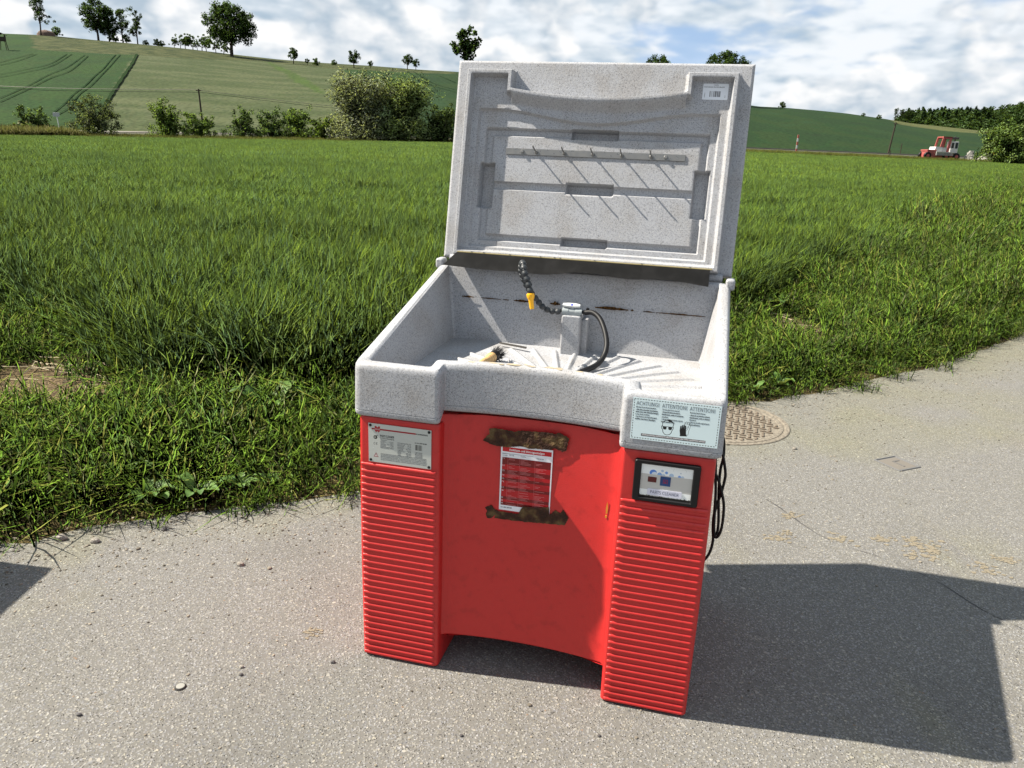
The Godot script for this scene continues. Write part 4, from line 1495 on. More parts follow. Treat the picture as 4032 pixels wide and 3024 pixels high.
func build_ground() -> void:
	var nz := noise(0.35, 51, 4)
	var rows := []
	for j in 150:
		var z := 45.0 - pow(j / 149.0, 1.0) * 45.0 if j < 20 else 0.0 - pow((j - 20) / 129.0, 2.3) * 1500.0
		if j < 20: z = 45.0 - j * 2.25
		var row := []
		for i in range(-70, 71):
			var x := signf(i) * pow(absf(i) / 70.0, 2.4) * 1300.0
			row.append(Vector3(x, land(x, z) - 0.035 - (0.5 if -z > 112.0 else 0.0) - smoothstep(250.0, 420.0, -z) * 2.0, z))
		rows.append(row)
	var ground_colour := func(p: Vector3) -> Color:
		var g := nz.get_noise_2d(p.x, p.z) * 0.2 + 1.0
		if p.z > -100.0: return Color(0.62, 0.62, 0.55) * g
		return Color(0.55, 0.85, 0.45) * g
	struct(obj("ground", sheet(rows, ground_colour), M.soil))
	# the road: old grey asphalt, dusted with sand towards its edge
	rows = []
	var ragged := noise(2.2, 52, 4)
	var xs := []
	var x0 := -16.0
	while x0 < 40.0:
		xs.append(x0)
		x0 += 0.08 if x0 > -3.0 and x0 < 7.0 else 0.5
	for j in 46:
		var row := []
		for x in xs:
			var e := road_edge(x) + ragged.get_noise_2d(x, 0.5) * 0.09
			var t := pow(j / 45.0, 1.7)
			row.append(Vector3(x, 0.0 if j > 0 else -0.04, lerpf(e, maxf(9.0, e + 6.0), t)))
		rows.append(row)
	var dust := noise(1.3, 53, 5)
	var spots := noise(3.5, 54, 3)
	var sandy := func(p: Vector3) -> Color:
		# sand blown and carried on to the road: thick along the verge, in patches further out
		var from := p.z - road_edge(p.x)
		var right := smoothstep(0.6, 1.6, p.x)
		var k := (1.0 - smoothstep(0.05, lerpf(0.35, 2.1, right), from + dust.get_noise_2d(p.x * 1.5, p.z * 1.5) * 0.8)) * lerpf(0.5, 1.0, right)
		var sp := smoothstep(0.42, 0.6, spots.get_noise_2d(p.x, p.z)) * 0.5
		k = clampf(maxf(k, sp * smoothstep(0.5, 1.5, p.x)), 0.0, 1.0)
		var g := 1.0 + dust.get_noise_2d(p.x * 0.7 + 9.0, p.z * 0.7) * 0.20
		return Color(1.0, 1.0, 0.995).lerp(Color(1.46, 1.25, 0.88), k) * g
	struct(obj("road", sheet(rows, sandy), M.asphalt))
	# the verge's earth
	rows = []
	for j in 26:
		var row := []
		for x in xs:
			var a := road_edge(x) + 0.10
			var b := crop_edge(x) - 1.0
			var z := lerpf(a, b, j / 25.0)
			row.append(Vector3(x, land(x, z) - 0.012 + 0.045 * smoothstep(0.0, 0.5, a - z) + ragged.get_noise_2d(x * 2.0, z * 2.0) * 0.02 * smoothstep(0.05, 0.4, a - z), z))
		rows.append(row)
	var earth := func(p: Vector3) -> Color:
		var k := is_bare(p.x, p.z)
		return Color(0.72, 0.78, 0.50).lerp(Color(1.15, 1.02, 0.90), k)
	struct(obj("verge", sheet(rows, earth), M.soil))


const ROUGH := [-200.8,-336.0,-156.2,-336.0,-107.7,-336.0,-75.9,-336.0,-27.9,-336.0,-24.9,-299.5,-37.5,-286.8,-61.4,-275.0,-78.3,-283.2,-93.0,-289.5,-103.3,-258.5,-118.9,-253.5,-135.1,-242.8,-143.7,-242.5]
const MEADOW := [-119.8,-255.5,-104.2,-260.8,-94.2,-293.2,-62.9,-281.8,-36.8,-190.8,-23.5,-124.8,-56.5,-100.2,-70.0,-133.8,-79.2,-155.5]
const GREEN_STRIP := [-91.5,-289.8,-89.8,-290.8,-62.0,-228.2,-45.1,-187.0,-45.7,-183.2,-57.7,-208.0]
const STUBBLE := [133.0,-297.2,154.5,-296.0,168.5,-296.0,192.2,-306.0,188.9,-290.0,145.5,-255.0,127.0,-245.2,119.0,-258.8]
const TRAMLINES := [[-130.5,-204.8,-132.6,-214.0,-136.4,-229.2], [-126.9,-199.0,-129.0,-210.0,-134.8,-228.2], [-95.3,-148.0,-98.8,-162.5,-103.5,-179.2,-107.9,-196.0,-123.6,-233.8], [-97.7,-151.8,-101.4,-167.0,-106.8,-184.2,-112.1,-202.2,-125.7,-236.0], [-80.3,-138.0,-83.6,-148.2,-87.7,-159.0,-92.1,-172.0,-98.2,-187.8,-104.7,-205.0,-114.3,-228.0,-122.0,-246.5], [-79.2,-138.2,-81.0,-145.2,-86.7,-159.2,-91.1,-172.5,-99.0,-193.0,-106.8,-212.8,-114.8,-232.2,-121.3,-248.0], [-116.7,-182.5,-116.9,-193.5,-118.6,-206.2,-129.8,-234.2], [-114.0,-178.2,-114.0,-188.5,-116.1,-202.8,-129.1,-235.5], [-52.5,-280.8,-44.5,-246.8], [-51.1,-284.0,-43.4,-248.5], [-41.5,-292.8,-27.5,-230.5,-16.9,-204.2], [-40.1,-296.8,-26.8,-235.8,-17.5,-211.2], [-27.9,-271.8,-19.7,-238.0]]
const BOUNDARY := [-68.2,-128.8,-70.2,-133.8,-77.6,-151.8,-89.7,-182.5,-104.3,-219.0,-118.9,-253.5]


func ring(a: Array) -> PackedVector2Array:
	var p := PackedVector2Array()
	for i in range(0, a.size(), 2): p.append(Vector2(a[i], a[i + 1]))
	return p


func build_hill() -> void:
	var rough := ring(ROUGH)
	var meadow := ring(MEADOW)
	var strip := ring(GREEN_STRIP)
	var stubble := ring(STUBBLE)
	var n := noise(0.05, 61, 5)
	var tuft := noise(0.22, 62, 4)
	var colour := func(p: Vector3) -> Color:
		var q := Vector2(p.x + tuft.get_noise_2d(p.x * 1.4, p.z * 1.4) * 1.6, p.z + tuft.get_noise_2d(p.z * 1.4 + 70.0, p.x * 1.4) * 2.6)
		var g := 1.0 + n.get_noise_2d(p.x, p.z * 0.6) * 0.22
		if Geometry2D.is_point_in_polygon(q, strip): return Color(0.052, 0.080, 0.022) * g
		if Geometry2D.is_point_in_polygon(q, rough):
			var k := smoothstep(-0.25, 0.35, tuft.get_noise_2d(p.x * 0.6, p.z * 1.6))
			return Color(0.033, 0.045, 0.016).lerp(Color(0.080, 0.085, 0.037), k)
		if Geometry2D.is_point_in_polygon(q, meadow):
			var k := smoothstep(-0.3, 0.4, n.get_noise_2d(p.x * 0.7 + 40.0, p.z * 2.2))
			return Color(0.052, 0.068, 0.029).lerp(Color(0.080, 0.091, 0.046), k)
		if Geometry2D.is_point_in_polygon(q, stubble):
			return Color(0.085, 0.090, 0.036) * g
		if p.x > -36.0: return Color(0.0195, 0.0400, 0.0145) * g
		return Color(0.0240, 0.0500, 0.0140) * g
	var rows := []
	for j in 130:
		var row := []
		for i in 421:
			var s := lerpf(-0.80, 0.80, i / 420.0)
			var a := hill_foot(s) - 4.0
			var t := j / 129.0
			var d := lerpf(a, hill_crest(s) + 50.0, t)
			row.append(Vector3(s * d, land(s * d, -d) + (0.0 if j > 0 else -1.0), -d))
		rows.append(row)
	var hill := struct(obj("hill", sheet(rows, colour), M.far_land))
	# wheel tracks left in the crop
	var track := mat(Color(0.011, 0.026, 0.010), 0.95, 0.0, 0.1)
	for l in TRAMLINES:
		ribbon("wheel_track", l, 0.26, 0.16, track, hill)
	ribbon("field_boundary", BOUNDARY, 0.7, 0.35, mat(Color(0.013, 0.027, 0.009), 0.95, 0.0, 0.1), hill)


func ribbon(called: String, flat_points: Array, wide: float, lift: float, material: Material, parent: Node3D) -> void:
	var pts := []
	for i in range(0, flat_points.size(), 2): pts.append(Vector3(flat_points[i], 0, flat_points[i + 1]))
	var path := spline(pts, 12)
	var b := MB.new()
	var left := PackedVector3Array()
	var right := PackedVector3Array()
	rng.seed = int(absf(flat_points[0]) * 10)
	for i in path.size():
		var dir := (path[mini(i + 1, path.size() - 1)] - path[maxi(i - 1, 0)]).normalized()
		var side := dir.cross(Vector3.UP) * wide / 2 * rng.randf_range(0.7, 1.2)
		for e in 2:
			var p: Vector3 = path[i] + (side if e == 0 else -side)
			p.y = land(p.x, p.z) + lift
			if e == 0: left.append(p)
			else: right.append(p)
	b.loft([left, right], false)
	if (b.v[b.f[2]] - b.v[b.f[0]]).cross(b.v[b.f[1]] - b.v[b.f[0]]).y < 0.0: b.flip()
	obj(called, b.mesh(60), material, parent)


func build_railway() -> void:
	# low gravel bank along the foot of the hill, with two rails and posts
	var bank := MB.new()
	var rails := [MB.new(), MB.new()]
	var prof := [[-3.4, -0.4], [-1.7, 0.75], [1.7, 0.75], [3.4, -0.4]]
	var loops := []
	var rl := [[], []]
	for i in 81:
		var s := lerpf(-0.85, 0.85, i / 80.0)
		var d := hill_foot(s) - 5.0
		var l := PackedVector3Array()
		var y := plain_height(s * d, d)
		for p in prof: l.append(Vector3(s * (d + p[0]), y + p[1], -(d + p[0])))
		loops.append(l)
		for k in 2:
			var o: float = [-0.72, 0.72][k]
			rl[k].append(Vector3(s * (d + o), y + 0.82, -(d + o)))
	bank.loft(loops, false)
	if (bank.v[bank.f[2]] - bank.v[bank.f[0]]).cross(bank.v[bank.f[1]] - bank.v[bank.f[0]]).y < 0.0: bank.flip()
	var base := obj("railway_bank", bank.mesh(25), M.gravel)
	struct(base)
	for k in 2:
		tube(rails[k], PackedVector3Array(rl[k]), [0.10], 4)
		obj("rail", rails[k].mesh(20), M.dark_steel, base)


# ---------------------------------------------------------------- trees and bushes

func leaves(centres: Array, each: int, size: float, spread: float, tones: Array, seed_: int, long := 1.0, lean := Vector3.ZERO) -> ArrayMesh:
	# clumps of small leaf-shaped faces; centres: [position, radius]
	rng.seed = seed_
	var v := PackedVector3Array()
	var n := PackedVector3Array()
	var c := PackedColorArray()
	var idx := PackedInt32Array()
	for e in centres:
		var mid: Vector3 = e[0]
		var r: float = e[1]
		var tone: Color = tones[rng.randi() % tones.size()]
		for k in each:
			var dir := Vector3(rng.randfn(), rng.randfn(), rng.randfn()).normalized()
			var p := mid + dir * r * pow(rng.randf(), 0.45) * spread
			var a := Vector3(rng.randfn(), rng.randfn() * 0.6, rng.randfn()).normalized()
			a = (a + lean).normalized()
			var b := a.cross(Vector3(rng.randfn(), rng.randfn(), rng.randfn())).normalized()
			var s := size * rng.randf_range(0.6, 1.35)
			var at := v.size()
			var la := a * s * 0.5 * long
			var lb := b * s * 0.32
			v.append(p - la); v.append(p + lb); v.append(p + la); v.append(p - lb)
			var nn := a.cross(b).normalized()
			if nn.dot(dir) < 0.0: nn = -nn
			var col := tone * rng.randf_range(0.75, 1.25)
			for q in 4:
				n.append(nn)
				c.append(col)
			idx.append_array(PackedInt32Array([at, at + 1, at + 2, at, at + 2, at + 3]))
	return coloured(v, n, c, idx)


func limb(mb: MB, a: Vector3, b: Vector3, ra: float, rb: float, bend := 0.1) -> void:
	var side := Vector3(rng.randfn(), rng.randfn() * 0.3, rng.randfn()) * a.distance_to(b) * bend
	tube(mb, spline([a, a.lerp(b, 0.5) + side, b], 4), [ra, lerpf(ra, rb, 0.15), lerpf(ra, rb, 0.3), lerpf(ra, rb, 0.45), lerpf(ra, rb, 0.6), lerpf(ra, rb, 0.72), lerpf(ra, rb, 0.84), lerpf(ra, rb, 0.92), rb], 7)


func crown_spots(kind: String, seed_: int) -> Array:
	# clump centres of a tree one metre high, with how far they reach
	rng.seed = seed_
	var out := []
	if kind == "oak":
		for i in 210:
			var d := Vector3(rng.randfn(), rng.randfn(), rng.randfn()).normalized()
			var r := pow(rng.randf(), 0.33)
			var p := Vector3(d.x * 0.49, d.y * 0.42, d.z * 0.49) * r + Vector3(0, 0.57, 0)
			if p.y < 0.24 + 0.10 * rng.randf(): p.y = 0.24 + rng.randf() * 0.2
			out.append([p, rng.randf_range(0.055, 0.10)])
	elif kind == "round":
		for i in 120:
			var d := Vector3(rng.randfn(), rng.randfn(), rng.randfn()).normalized()
			var r := pow(rng.randf(), 0.36)
			out.append([Vector3(d.x * 0.40, d.y * 0.37, d.z * 0.40) * r + Vector3(0, 0.60, 0), rng.randf_range(0.06, 0.11)])
	elif kind == "sparse":
		for i in 9:
			var a := rng.randf() * TAU
			var y := rng.randf_range(0.25, 0.97)
			var reach := rng.randf_range(0.05, 0.27) * (1.1 - y * 0.55)
			for k in 7:
				out.append([Vector3(cos(a) * reach, y, sin(a) * reach) + Vector3(rng.randfn(), rng.randfn() * 0.8, rng.randfn()) * 0.065, rng.randf_range(0.03, 0.06)])
		for i in 22: out.append([Vector3(rng.randfn() * 0.08, rng.randf_range(0.45, 0.97), rng.randfn() * 0.08), rng.randf_range(0.035, 0.07)])
	elif kind == "small":
		for i in 40:
			var d := Vector3(rng.randfn(), rng.randfn(), rng.randfn()).normalized() * pow(rng.randf(), 0.4)
			out.append([Vector3(d.x * 0.36, 0.62 + d.y * 0.36, d.z * 0.36), rng.randf_range(0.07, 0.12)])
	elif kind == "scrub":
		for b in 4:
			var o := Vector3(rng.randfn() * 0.3, rng.randf_range(0.5, 0.75), rng.randfn() * 0.3)
			for i in 9: out.append([o + Vector3(rng.randfn(), rng.randfn(), rng.randfn()) * 0.16, rng.randf_range(0.06, 0.12)])
	else:
		for i in 46:
			var d := Vector3(rng.randfn(), absf(rng.randfn()), rng.randfn()).normalized() * pow(rng.randf(), 0.4)
			out.append([Vector3(d.x * 0.55, 0.12 + d.y * 0.80, d.z * 0.55), rng.randf_range(0.09, 0.16)])
	return out


func tree_trunk(kind: String, spots: Array, seed_: int) -> ArrayMesh:
	rng.seed = seed_ + 900
	var mb := MB.new()
	var thick: float = {"oak": 0.030, "round": 0.026, "sparse": 0.018, "small": 0.030, "scrub": 0.03, "bush": 0.03}.get(kind, 0.02)
	var top: float = {"oak": 0.72, "round": 0.75, "sparse": 0.90, "small": 0.7, "scrub": 0.45, "bush": 0.45}.get(kind, 0.6)
	tube(mb, spline([Vector3(0, -0.05, 0), Vector3(rng.randfn() * 0.01, top * 0.35, rng.randfn() * 0.01), Vector3(rng.randfn() * 0.03, top * 0.7, rng.randfn() * 0.03), Vector3(rng.randfn() * 0.04, top, 0)], 3), [thick * 1.4, thick * 1.1, thick, thick * 0.95, thick * 0.85, thick * 0.75, thick * 0.6, thick * 0.45, thick * 0.3, thick * 0.2], 7)
	for k in 16:
		var s: Array = spots[rng.randi() % spots.size()]
		var p: Vector3 = s[0]
		limb(mb, Vector3(0, clampf(p.y * 0.62, 0.15, top * 0.9), 0), p, thick * 0.45, thick * 0.1)
	return mb.mesh(60)


func plant_tree(called: String, kind: String, variant: int, at: Vector3, high: float, turn: float, label: String, category: String, group := "", wide := 1.0) -> Node3D:
	var key := "%s%d" % [kind, variant]
	if not M.has("crown_" + key):
		var spots := crown_spots(kind, 300 + variant * 17 + kind.hash() % 97)
		var tones := [Color(0.066, 0.114, 0.035), Color(0.079, 0.132, 0.042), Color(0.057, 0.099, 0.031)]
		if kind in ["bush", "scrub"]: tones = [Color(0.099, 0.165, 0.048), Color(0.121, 0.194, 0.059)]
		var per := {"oak": 64, "round": 56, "sparse": 32, "small": 44, "scrub": 30, "bush": 40}
		var big := {"oak": 0.036, "round": 0.042, "sparse": 0.034, "small": 0.07, "scrub": 0.09, "bush": 0.09}
		M["crown_" + key] = leaves(spots, per[kind], big[kind], 1.0, tones, 500 + variant)
		M["trunk_" + key] = tree_trunk(kind, spots, variant)
	var t := thing(called, label, category, at, turn, group)
	t.scale = Vector3(high * wide, high, high * wide)
	obj("trunk", M["trunk_" + key], M.bark, t)
	obj("crown", M["crown_" + key], M.leaf, t)
	return t


func build_far_trees() -> void:
	var ridge := "trees along the ridge"
	var list := [["sparse", -188.2, -322.8, 14.6, "tall thin open crowned tree beside an earth heap on the ridge", 1], ["bush", -186.6, -331.0, 3.9, "round bush growing beside the earth heap on the ridge", 0], ["round", -171.1, -333.0, 15.6, "full dark tree of the ridge group with two trunks below", 0], ["round", -166.3, -332.0, 9.5, "slanting shorter tree leaning out from the full dark tree", 1], ["sparse", -161.3, -333.0, 14.0, "slender airy tree in the middle of the ridge group", 2], ["bush", -163.7, -330.0, 3.6, "", 1], ["sparse", -154.5, -331.0, 12.6, "lean tree with dense top ending the ridge group", 3], ["bush", -158.6, -330.0, 3.4, "", 0], ["bush", -151.3, -331.0, 2.2, "", 1], ["bush", -147.0, -331.0, 2.9, "", 0], ["bush", -145.0, -331.0, 2.6, "", 1],
		["scrub", -140.0, -331.0, 3.8, "", 0], ["scrub", -137.6, -331.0, 4.8, "", 1], ["scrub", -135.2, -330.0, 5.0, "", 2], ["scrub", -132.2, -330.0, 5.4, "", 0], ["scrub", -129.6, -328.0, 3.4, "", 1], ["scrub", -127.4, -327.0, 5.6, "", 2], ["scrub", -124.6, -324.0, 5.2, "", 0], ["scrub", -119.0, -318.8, 5.0, "", 1], ["scrub", -113.4, -312.0, 4.4, "", 2],
		["oak", -107.7, -304.2, 18.6, "massive round dark oak standing alone on the hill crest", 0], ["small", -81.9, -292.8, 5.4, "", 0], ["small", -77.0, -292.8, 2.2, "", 1], ["bush", -73.7, -291.5, 2.7, "", 0], ["bush", -71.0, -308.0, 2.2, "", 1], ["small", -60.3, -292.0, 6.0, "", 1], ["small", -55.4, -297.0, 2.6, "", 0], ["small", -45.2, -318.8, 5.4, "", 2], ["small", -42.4, -322.0, 4.0, "", 0],
		["small", -22.7, -322.2, 16.4, "tall loose crowned tree rising just beside the open lid", 3], ["round", 47.7, -300.0, 13.4, "tree whose very top shows over the lid's top edge", 2], ["oak", 70.8, -292.2, 17.2, "broad tree whose crown shows over the lid's corner", 1], ["bush", 92.2, -292.0, 2.4, "lone low bush on the bare skyline of the green slope", 0], ["bush", 120.5, -276.8, 1.7, "", 1], ["bush", 117.2, -281.8, 1.3, "", 0], ["sparse", 132.5, -291.1, 4.0, "", 1], ["sparse", 134.7, -290.8, 4.6, "", 2], ["round", 136.9, -290.6, 4.4, "", 0]]
	# the rest, told apart by their neighbours or counted from the oak and from the wood
	var named := {"ridge_bush": ["shrub under the leaning tree, against the slender airy tree", "shrub between the slender airy tree and the lean one", "smallest shrub on the ridge, just past the lean tree", "first low shrub in the gap before the fruit trees", "second low shrub in the gap before the fruit trees", "low shrub on the skyline between two small trees", "very low shrub on the skyline behind the small trees", "tiny shrub on the green slope's skyline near the wood", "tiniest shrub on the green slope's skyline"],
		"scrub_tree": [], "young_tree": [], "copse_tree": ["slim tree farthest from the dark wood's edge", "middle one of three slim trees before the wood", "round topped small tree touching the dark wood"]}
	var count := ["first", "second", "third", "fourth", "fifth", "sixth", "seventh", "eighth", "ninth"]
	for i in 9: named.scrub_tree.append("gnarled fruit tree, %s in the row counted from the oak" % count[8 - i])
	for i in 6: named.young_tree.append("small lone skyline tree, %s one counted from the oak" % count[i])
	var shared := {"bush": ["ridge_bush", "low bushes on the ridge", "bush"], "scrub": ["scrub_tree", "fruit trees beside the oak", "tree"], "small": ["young_tree", "small skyline trees", "tree"], "sparse": ["copse_tree", "slim trees before the wood", "tree"], "round": ["copse_tree", "slim trees before the wood", "tree"]}
	rng.seed = 7
	var turns := []
	for i in list.size(): turns.append(rng.randf() * TAU)
	for i in list.size():
		var e: Array = list[i]
		var at := Vector3(e[1], land(e[1], e[2]), e[2])
		if e[4]: plant_tree({"bush": "ridge_bush", "oak": "oak_tree"}.get(e[0], "ridge_tree"), e[0], e[5], at, e[3], turns[i], e[4], "bush" if e[0] == "bush" else "tree", ridge)
		else:
			var s: Array = shared[e[0]]
			plant_tree(s[0], e[0], e[5], at, e[3], turns[i], named[s[0]].pop_front(), s[2], s[1])
	# earth heap
	var heap := MB.new()
	rng.seed = 29
	var loops := []
	for l in [[1.0, -0.6], [0.92, 0.35], [0.72, 0.75], [0.4, 1.0], [0.1, 1.08]]:
		var p := PackedVector3Array()
		for k in 14: p.append(Vector3(cos(TAU * k / 14) * 3.6 * l[0] * rng.randf_range(0.9, 1.1), l[1] * 1.7 * rng.randf_range(0.9, 1.1), sin(TAU * k / 14) * 2.0 * l[0]))
		loops.append(p)
	heap.loft(loops, true, true, true)
	var h := obj("earth_heap", heap.solid().mesh(50), mat(Color(0.10, 0.065, 0.05), 0.95))
	h.position = Vector3(-187.4, land(-187.4, -325.0) + 0.1, -325.0)
	tag(h, "brown heap of earth on the ridge under a thin tree", "earth heap")
	# hunters' high seat
	var seat := thing("high_seat", "dark wooden hunting seat on stilts in the green slope", "hunting seat", Vector3(-150.0, land(-150.0, -238.0), -238.0), 0.3)
	seat.scale = Vector3.ONE * 1.1
	for sx in [-1, 1]:
		for sz in [-1, 1]:
			var m := MB.new()
			tube(m, PackedVector3Array([Vector3(sx * 0.95, -0.2, sz * 0.8), Vector3(sx * 0.6, 2.2, sz * 0.5)]), [0.09], 5)
			obj("stilt", m.mesh(30), M.bark, seat)
	var box := MB.new()
	rbox(box, Vector3(0, 2.7, 0), Vector3(1.4, 1.0, 1.3), 0.03)
	obj("cabin", box.mesh(), M.bark, seat)
	for sx in [-1, 1]:
		box = MB.new()
		rbox(box, Vector3(sx * 0.62, 3.4, 0), Vector3(0.12, 0.6, 1.2), 0.02)
		obj("post", box.mesh(), M.bark, seat)
	box = MB.new()
	prism(box, PackedVector2Array([Vector2(-1.0, 3.62), Vector2(0, 4.05), Vector2(1.0, 3.62), Vector2(1.0, 3.72), Vector2(0, 4.17), Vector2(-1.0, 3.72)]), 1.9, Transform3D(Basis(), Vector3(0, 0, -0.95)))
	obj("roof", box.mesh(20), M.bark, seat)
	# the wood on the farther hill
	var rows := []
	for j in 30:
		var row := []
		for i in 60:
			var s := lerpf(0.40, 0.95, i / 59.0)
			var d := lerpf(430.0, 820.0, j / 29.0)
			var top := along([[0.44, 0.030], [0.47, 0.042], [0.52, 0.046], [0.56, 0.048], [0.62, 0.060], [0.8, 0.07]], s)
			row.append(Vector3(s * d, EYE + (top * 620.0 - 1.0) * smoothstep(0.0, 0.55, j / 29.0) + 4.0, -d))
		rows.append(row)
	var dark := func(_p: Vector3) -> Color: return Color(0.038, 0.065, 0.025)
	struct(obj("wooded_hill", sheet(rows, dark), M.far_land))
	var conifer := MB.new()
	var cc := []
	rng.seed = 41
	for k in 60:
		var y := rng.randf_range(0.1, 1.0)
		var a := rng.randf() * TAU
		var r := (1.02 - y) * 0.22 * sqrt(rng.randf())
		cc.append([Vector3(cos(a) * r, y, sin(a) * r), 0.05])
	var needle := leaves(cc, 5, 0.11, 1.0, [Color(0.031, 0.059, 0.027), Color(0.041, 0.071, 0.031)], 42)
	var broad := leaves(crown_spots("round", 77), 7, 0.085, 1.0, [Color(0.063, 0.112, 0.036), Color(0.045, 0.085, 0.027), Color(0.081, 0.130, 0.041)], 43)
	for kind in 2:
		var places := []
		for k in 1700:
			var s := rng.randf_range(0.462, 0.90)
			var d := rng.randf_range(470.0, 720.0)
			var edge := along([[0.462, 600.0], [0.50, 540.0], [0.6, 470.0]], s)
			if d < edge: continue
			var top := along([[0.44, 0.030], [0.47, 0.042], [0.52, 0.046], [0.56, 0.048], [0.62, 0.060], [0.8, 0.07]], s)
			var y := EYE + (top * 620.0 - 1.0) * smoothstep(0.0, 0.55, (d - 430.0) / 390.0) + 4.0
			if kind == 0 and (s > 0.57 or d < 560.0): continue
			places.append([Vector3(s * d, y - 1.0, -d), rng.randf_range(9.0, 15.5) if kind == 0 else rng.randf_range(9.0, 15.0)])
		var mm := MultiMesh.new()
		mm.transform_format = MultiMesh.TRANSFORM_3D
		mm.mesh = needle if kind == 0 else broad
		mm.instance_count = places.size()
		for k in places.size():
			var w := rng.randf_range(0.8, 1.3)
			mm.set_instance_transform(k, Transform3D(Basis(Vector3.UP, rng.randf() * TAU) * Basis.from_scale(Vector3(places[k][1] * w, places[k][1], places[k][1] * w)), places[k][0]))
		var o := MultiMeshInstance3D.new()
		o.name = "conifer_wood" if kind == 0 else "broadleaf_wood"
		o.multimesh = mm
		o.material_override = M.leaf
		add_child(o)
		tag(o, "jagged dark conifers along the top of the far wood" if kind == 0 else "dense dark green wood covering the farther hill", "wood", "", "stuff")


func bush(called: String, at: Vector3, w: float, h: float, tones: Array, label: String, category: String, style: String, seed_: int, count: int, leaf: float) -> void:
	rng.seed = seed_
	var t := thing(called, label, category, at)
	var spots := []
	var stems := MB.new()
	var n := 9 if style == "bush" else 22
	w *= 1.12
	for k in n:
		var a := rng.randf() * TAU
		var out := sqrt(rng.randf()) * 0.42
		var top := Vector3(cos(a) * w * out, h * rng.randf_range(0.55, 0.98) * (1.0 - 0.62 * out * out * 2.0), sin(a) * w * 0.42 * out / 0.42)
		if style == "willow": top = Vector3(cos(a) * w * out * 0.95 + w * 0.06, h * (0.96 - 1.25 * out * out) * rng.randf_range(0.82, 1.03), sin(a) * w * out * 0.9)
		limb(stems, Vector3(rng.randfn() * w * 0.03, 0.0, rng.randfn() * w * 0.03), top * Vector3(0.85, 0.8, 0.85), 0.012 * h + 0.02, 0.012, 0.08)
		for q in count / n:
			var u := pow(rng.randf(), 0.7)
			var p := Vector3(0, h * 0.06, 0).lerp(top, u) + Vector3(rng.randfn(), rng.randfn() * 0.8, rng.randfn()) * (w * 0.075)
			p.y = maxf(p.y, 0.12)
			spots.append([p, rng.randf_range(0.05, 0.085) * h])
	var k := count / 3
	for q in k:
		# low skirt so that no trunk shows where none shows
		var a := rng.randf() * TAU
		var r := sqrt(rng.randf()) * 0.5
		spots.append([Vector3(cos(a) * w * r, rng.randf_range(0.08, 0.45) * h * (1.1 - r), sin(a) * w * r), rng.randf_range(0.06, 0.10) * h])
	obj("stems", stems.mesh(60), M.bark, t)
	obj("foliage", leaves(spots, 44 if style == "bush" else 24, leaf, 1.1, tones, seed_ + 1, 1.0 if style == "bush" else 2.2, Vector3(0.25, 0.25, 0) if style == "willow" else Vector3.ZERO), M.leaf, t)


